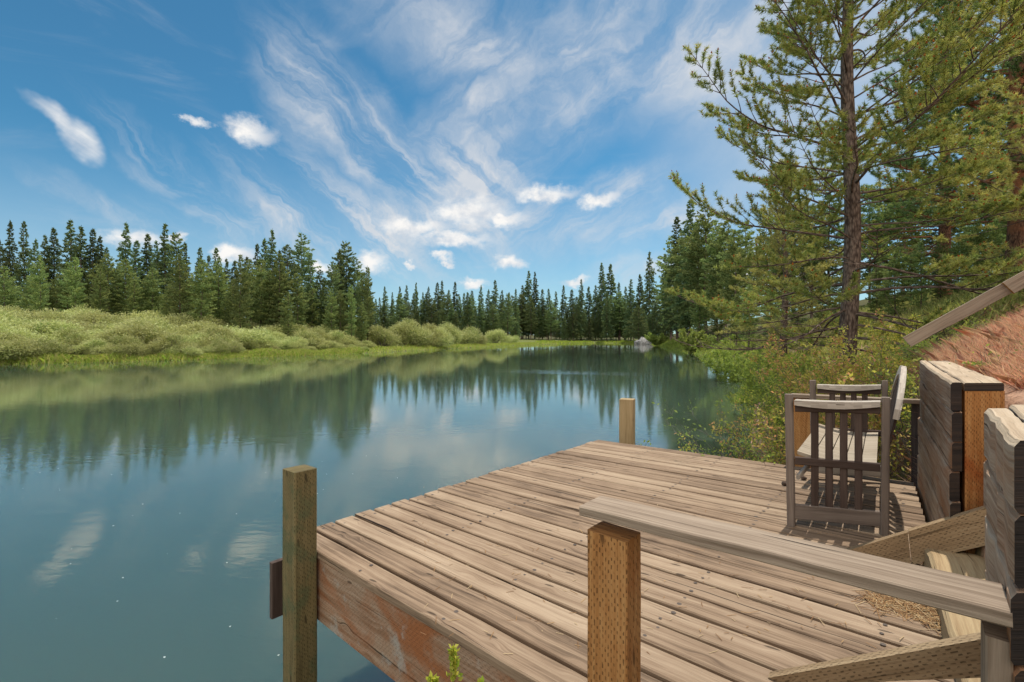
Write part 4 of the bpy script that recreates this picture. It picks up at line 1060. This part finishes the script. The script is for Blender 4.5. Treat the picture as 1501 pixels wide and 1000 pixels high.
# ------------------------------------------------------------------ sky, sun, camera
def world():
    w = bpy.data.worlds.new('World'); scene.world = w; w.use_nodes = True
    nt = w.node_tree; nt.nodes.clear(); N = NT(nt); out = N.n('OutputWorld')
    sky = N.n('TexSky', sky_type='NISHITA', sun_disc=False, sun_elevation=SUN_EL, sun_rotation=SUN_AZ, air_density=1.0, dust_density=.6, ozone_density=2.0, altitude=1200)
    d = N.n('TexCoord').outputs['Generated']
    sp = N.n('SeparateXYZ'); nt.links.new(d, sp.inputs[0])
    az = N.math('ARCTAN2', sp.outputs[0], sp.outputs[1]); el = N.math('ARCSINE', sp.outputs[2])
    v = N.n('CombineXYZ'); nt.links.new(az, v.inputs[0]); nt.links.new(el, v.inputs[1]); ae = v.outputs[0]
    def pt(px, py):
        a = math.atan((px - CX) / F); return a, math.atan((HY - py) / F * math.cos(a))
    def blob(vec, px, py, w_, h_, rot=0, inner=.0, outer=1.0):
        a, e = pt(px, py); k = 1 / F * math.cos(a) ** 1.6
        mp = N.mapping(vec, (w_ * k, h_ * k, 1), (a, e, 0), (0, 0, R(rot)), 'TEXTURE')
        ln = N.n('VectorMath', operation='LENGTH'); nt.links.new(mp, ln.inputs[0])
        return N.mr(ln.outputs['Value'], outer, inner, 0, 1, True)
    def total(lst):
        r = lst[0]
        for x in lst[1:]: r = N.math('MAXIMUM', r, x)
        return r
    # soft warp so edges are feathered
    wn = N.noise(ae, 5.0, 5, .6)
    wv = N.n('VectorMath', operation='MULTIPLY_ADD'); nt.links.new(wn.outputs['Color'], wv.inputs[0]); wv.inputs[1].default_value = (.14, .14, 0)
    sh = N.n('VectorMath', operation='ADD'); nt.links.new(ae, sh.inputs[0]); sh.inputs[1].default_value = (-.07, -.07, 0); nt.links.new(sh.outputs[0], wv.inputs[2])
    wae = wv.outputs[0]
    def streak(rot, sx, sy, scale, lo, hi, dist=.8):
        mp = N.mapping(wae, (sx, sy, 1), (0, 0, 0), (0, 0, R(rot)))
        a = N.noise(mp, scale, 7, .62, dist).outputs['Fac']
        return N.mr(a, lo, hi, 0, 1, True)
    fine = N.noise(N.mapping(wae, (1, 1, 1)), 9, 8, .65, .3).outputs['Fac']
    # cirrus falling from upper left to lower right
    mA = total([blob(wae, 470, 150, 170, 80, -52), blob(wae, 560, 235, 210, 95, -40), blob(wae, 520, 320, 260, 75, -22), blob(wae, 690, 250, 130, 70, -10), blob(wae, 420, 330, 150, 55, -25), blob(wae, 640, 340, 190, 50, -8)])
    sA = streak(38, 1.1, 6.5, 2.4, .40, .66)
    mA2 = total([blob(wae, 230, 215, 160, 45, -28), blob(wae, 140, 290, 150, 28, -20), blob(wae, 300, 320, 150, 30, -20), blob(wae, 260, 260, 160, 26, -18)])
    # cirrus rising from lower left to upper right
    mB = total([blob(wae, 860, 95, 330, 120, 28), blob(wae, 1060, 40, 260, 120, 20), blob(wae, 700, 60, 260, 90, -15), blob(wae, 700, 160, 150, 60, 25)])
    sB = streak(-30, 1.2, 6.0, 2.2, .34, .64)
    mC = total([blob(wae, 700, 300, 170, 60, 12), blob(wae, 880, 330, 200, 60, 12), blob(wae, 900, 285, 140, 55, 18), blob(wae, 980, 330, 160, 45, 14), blob(wae, 780, 320, 90, 40, 35), blob(wae, 990, 390, 190, 40, 5)])
    glow = total([blob(ae, 1180, 190, 330, 240, 0), blob(ae, 1130, 395, 170, 60, 0), blob(ae, 1290, 60, 280, 300, 0)])
    cir = N.math('ADD', N.math('MULTIPLY', mA, N.math('ADD', N.math('MULTIPLY', sA, .85), .12)), N.math('MULTIPLY', N.math('MULTIPLY', mA2, sA), .45))
    cir = N.math('ADD', cir, N.math('MULTIPLY', mB, N.math('ADD', N.math('MULTIPLY', sB, .55), .25)))
    cir = N.math('ADD', cir, N.math('MULTIPLY', mC, N.math('ADD', N.math('MULTIPLY', sB, .55), .22)))
    cir = N.math('MULTIPLY', cir, N.mr(fine, .25, .7, .55, 1.12))
    cir = N.math('ADD', cir, N.math('MULTIPLY', glow, .55))
    cir = N.math('ADD', cir, N.mr(el, .34, -.02, 0, .5, True))
    # wispy general veil for the rest of the sky
    veil = N.math('MULTIPLY', N.mr(N.noise(N.mapping(ae, (1.2, 3.5, 1)), 2.0, 7, .62, 1.2).outputs['Fac'], .52, .8, 0, .35, True), N.math('GREATER_THAN', sp.outputs[2], 0))
    cir = N.math('MINIMUM', N.math('ADD', cir, N.math('MULTIPLY', veil, .6)), .88)
    # small cumulus
    cn = N.noise(N.mapping(ae, (1, 1.25, 1)), 22, 7, .60)
    cv = N.n('VectorMath', operation='MULTIPLY_ADD'); nt.links.new(cn.outputs['Color'], cv.inputs[0]); cv.inputs[1].default_value = (.095, .06, 0)
    s2 = N.n('VectorMath', operation='ADD'); nt.links.new(ae, s2.inputs[0]); s2.inputs[1].default_value = (-.0475, -.03, 0); nt.links.new(s2.outputs[0], cv.inputs[2])
    cae = cv.outputs[0]
    cus = [(360, 190, 46, 24), (287, 179, 22, 10), (690, 312, 84, 26), (610, 333, 60, 15), (665, 352, 70, 13), (740, 322, 40, 14), (648, 378, 18, 8), (652, 386, 14, 5), (748, 386, 34, 12), (800, 285, 55, 14), (880, 292, 36, 15), (205, 352, 52, 22), (258, 348, 20, 12), (345, 373, 34, 18), (545, 385, 32, 19), (470, 394, 30, 13), (695, 413, 26, 8), (600, 387, 9, 5), (1075, 415, 60, 30), (840, 412, 30, 8)]
    cu = total([blob(cae, *c, 0, .2, 1.1) for c in cus])
    wedge = N.math('MULTIPLY', total([blob(wae, 78, 178, 66, 24, -30, .1), blob(wae, 108, 200, 46, 36, -40, .1)]), N.mr(N.noise(N.mapping(ae, (1, 5, 1), rot=(0, 0, R(30))), 9, 6, .6).outputs['Fac'], .25, .6, .45, 1))
    cu = N.math('MAXIMUM', N.math('MULTIPLY', cu, N.mr(cn.outputs['Fac'], .3, .6, .72, 1)), N.math('MULTIPLY', wedge, .85))
    tint = N.mix(1.0, sky.outputs[0], (.42, .91, .96), 'MULTIPLY')
    bg = N.n('Background', i_Strength=.077); nt.links.new(tint, bg.inputs[0])
    cb = N.n('Background', i_Strength=.53); nt.links.new(N.mix(N.mr(fine, .3, .7), (.72, .78, .86), (.93, .93, .94)), cb.inputs[0])
    cc = N.n('Background', i_Strength=.62); nt.links.new(N.mix(N.mr(cn.outputs['Fac'], .35, .6), (.74, .76, .80), (1.0, .98, .95)), cc.inputs[0])
    m1 = N.n('MixShader'); nt.links.new(cir, m1.inputs[0]); nt.links.new(bg.outputs[0], m1.inputs[1]); nt.links.new(cb.outputs[0], m1.inputs[2])
    # added fill light: unseen bright cloud behind the viewer, lifts shaded faces
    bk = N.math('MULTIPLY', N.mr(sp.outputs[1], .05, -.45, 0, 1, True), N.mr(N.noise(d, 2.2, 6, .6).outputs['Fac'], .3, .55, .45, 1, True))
    m2 = N.n('MixShader'); nt.links.new(cu, m2.inputs[0]); nt.links.new(m1.outputs[0], m2.inputs[1]); nt.links.new(cc.outputs[0], m2.inputs[2])
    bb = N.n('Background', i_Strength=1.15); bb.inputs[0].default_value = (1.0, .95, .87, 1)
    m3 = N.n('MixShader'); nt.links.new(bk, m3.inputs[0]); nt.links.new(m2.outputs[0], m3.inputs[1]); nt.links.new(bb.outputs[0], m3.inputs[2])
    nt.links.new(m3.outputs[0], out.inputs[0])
    w.cycles.sampling_method = 'MANUAL'; w.cycles.sample_map_resolution = 512
world()
sl = bpy.data.lights.new('sun', 'SUN'); sl.energy = 2.7; sl.angle = R(.5); sl.color = (1.0, .94, .84)
so = bpy.data.objects.new('sun', sl); COL.objects.link(so); so.location = (8, 12, 30)
sd = Vector((math.sin(SUN_AZ) * math.cos(SUN_EL), math.cos(SUN_AZ) * math.cos(SUN_EL), math.sin(SUN_EL)))
so.rotation_euler = sd.to_track_quat('Z', 'Y').to_euler()
cam = bpy.data.cameras.new('camera'); co = bpy.data.objects.new('camera', cam); COL.objects.link(co)
cam.sensor_width = 36; cam.lens = 36 * F / 1501; cam.shift_y = -3 / 1501; cam.clip_end = 9000; cam.clip_start = .05
co.location = (0, 0, CAMZ); co.rotation_euler = (R(90), 0, 0); scene.camera = co
scene.view_settings.view_transform = 'Standard'; scene.view_settings.look = 'None'; scene.view_settings.exposure = .66; scene.view_settings.gamma = 1
scene.render.engine = 'CYCLES'
scene.cycles.max_bounces = 6; scene.cycles.diffuse_bounces = 3; scene.cycles.glossy_bounces = 3; scene.cycles.transmission_bounces = 4
scene.cycles.use_denoising = True
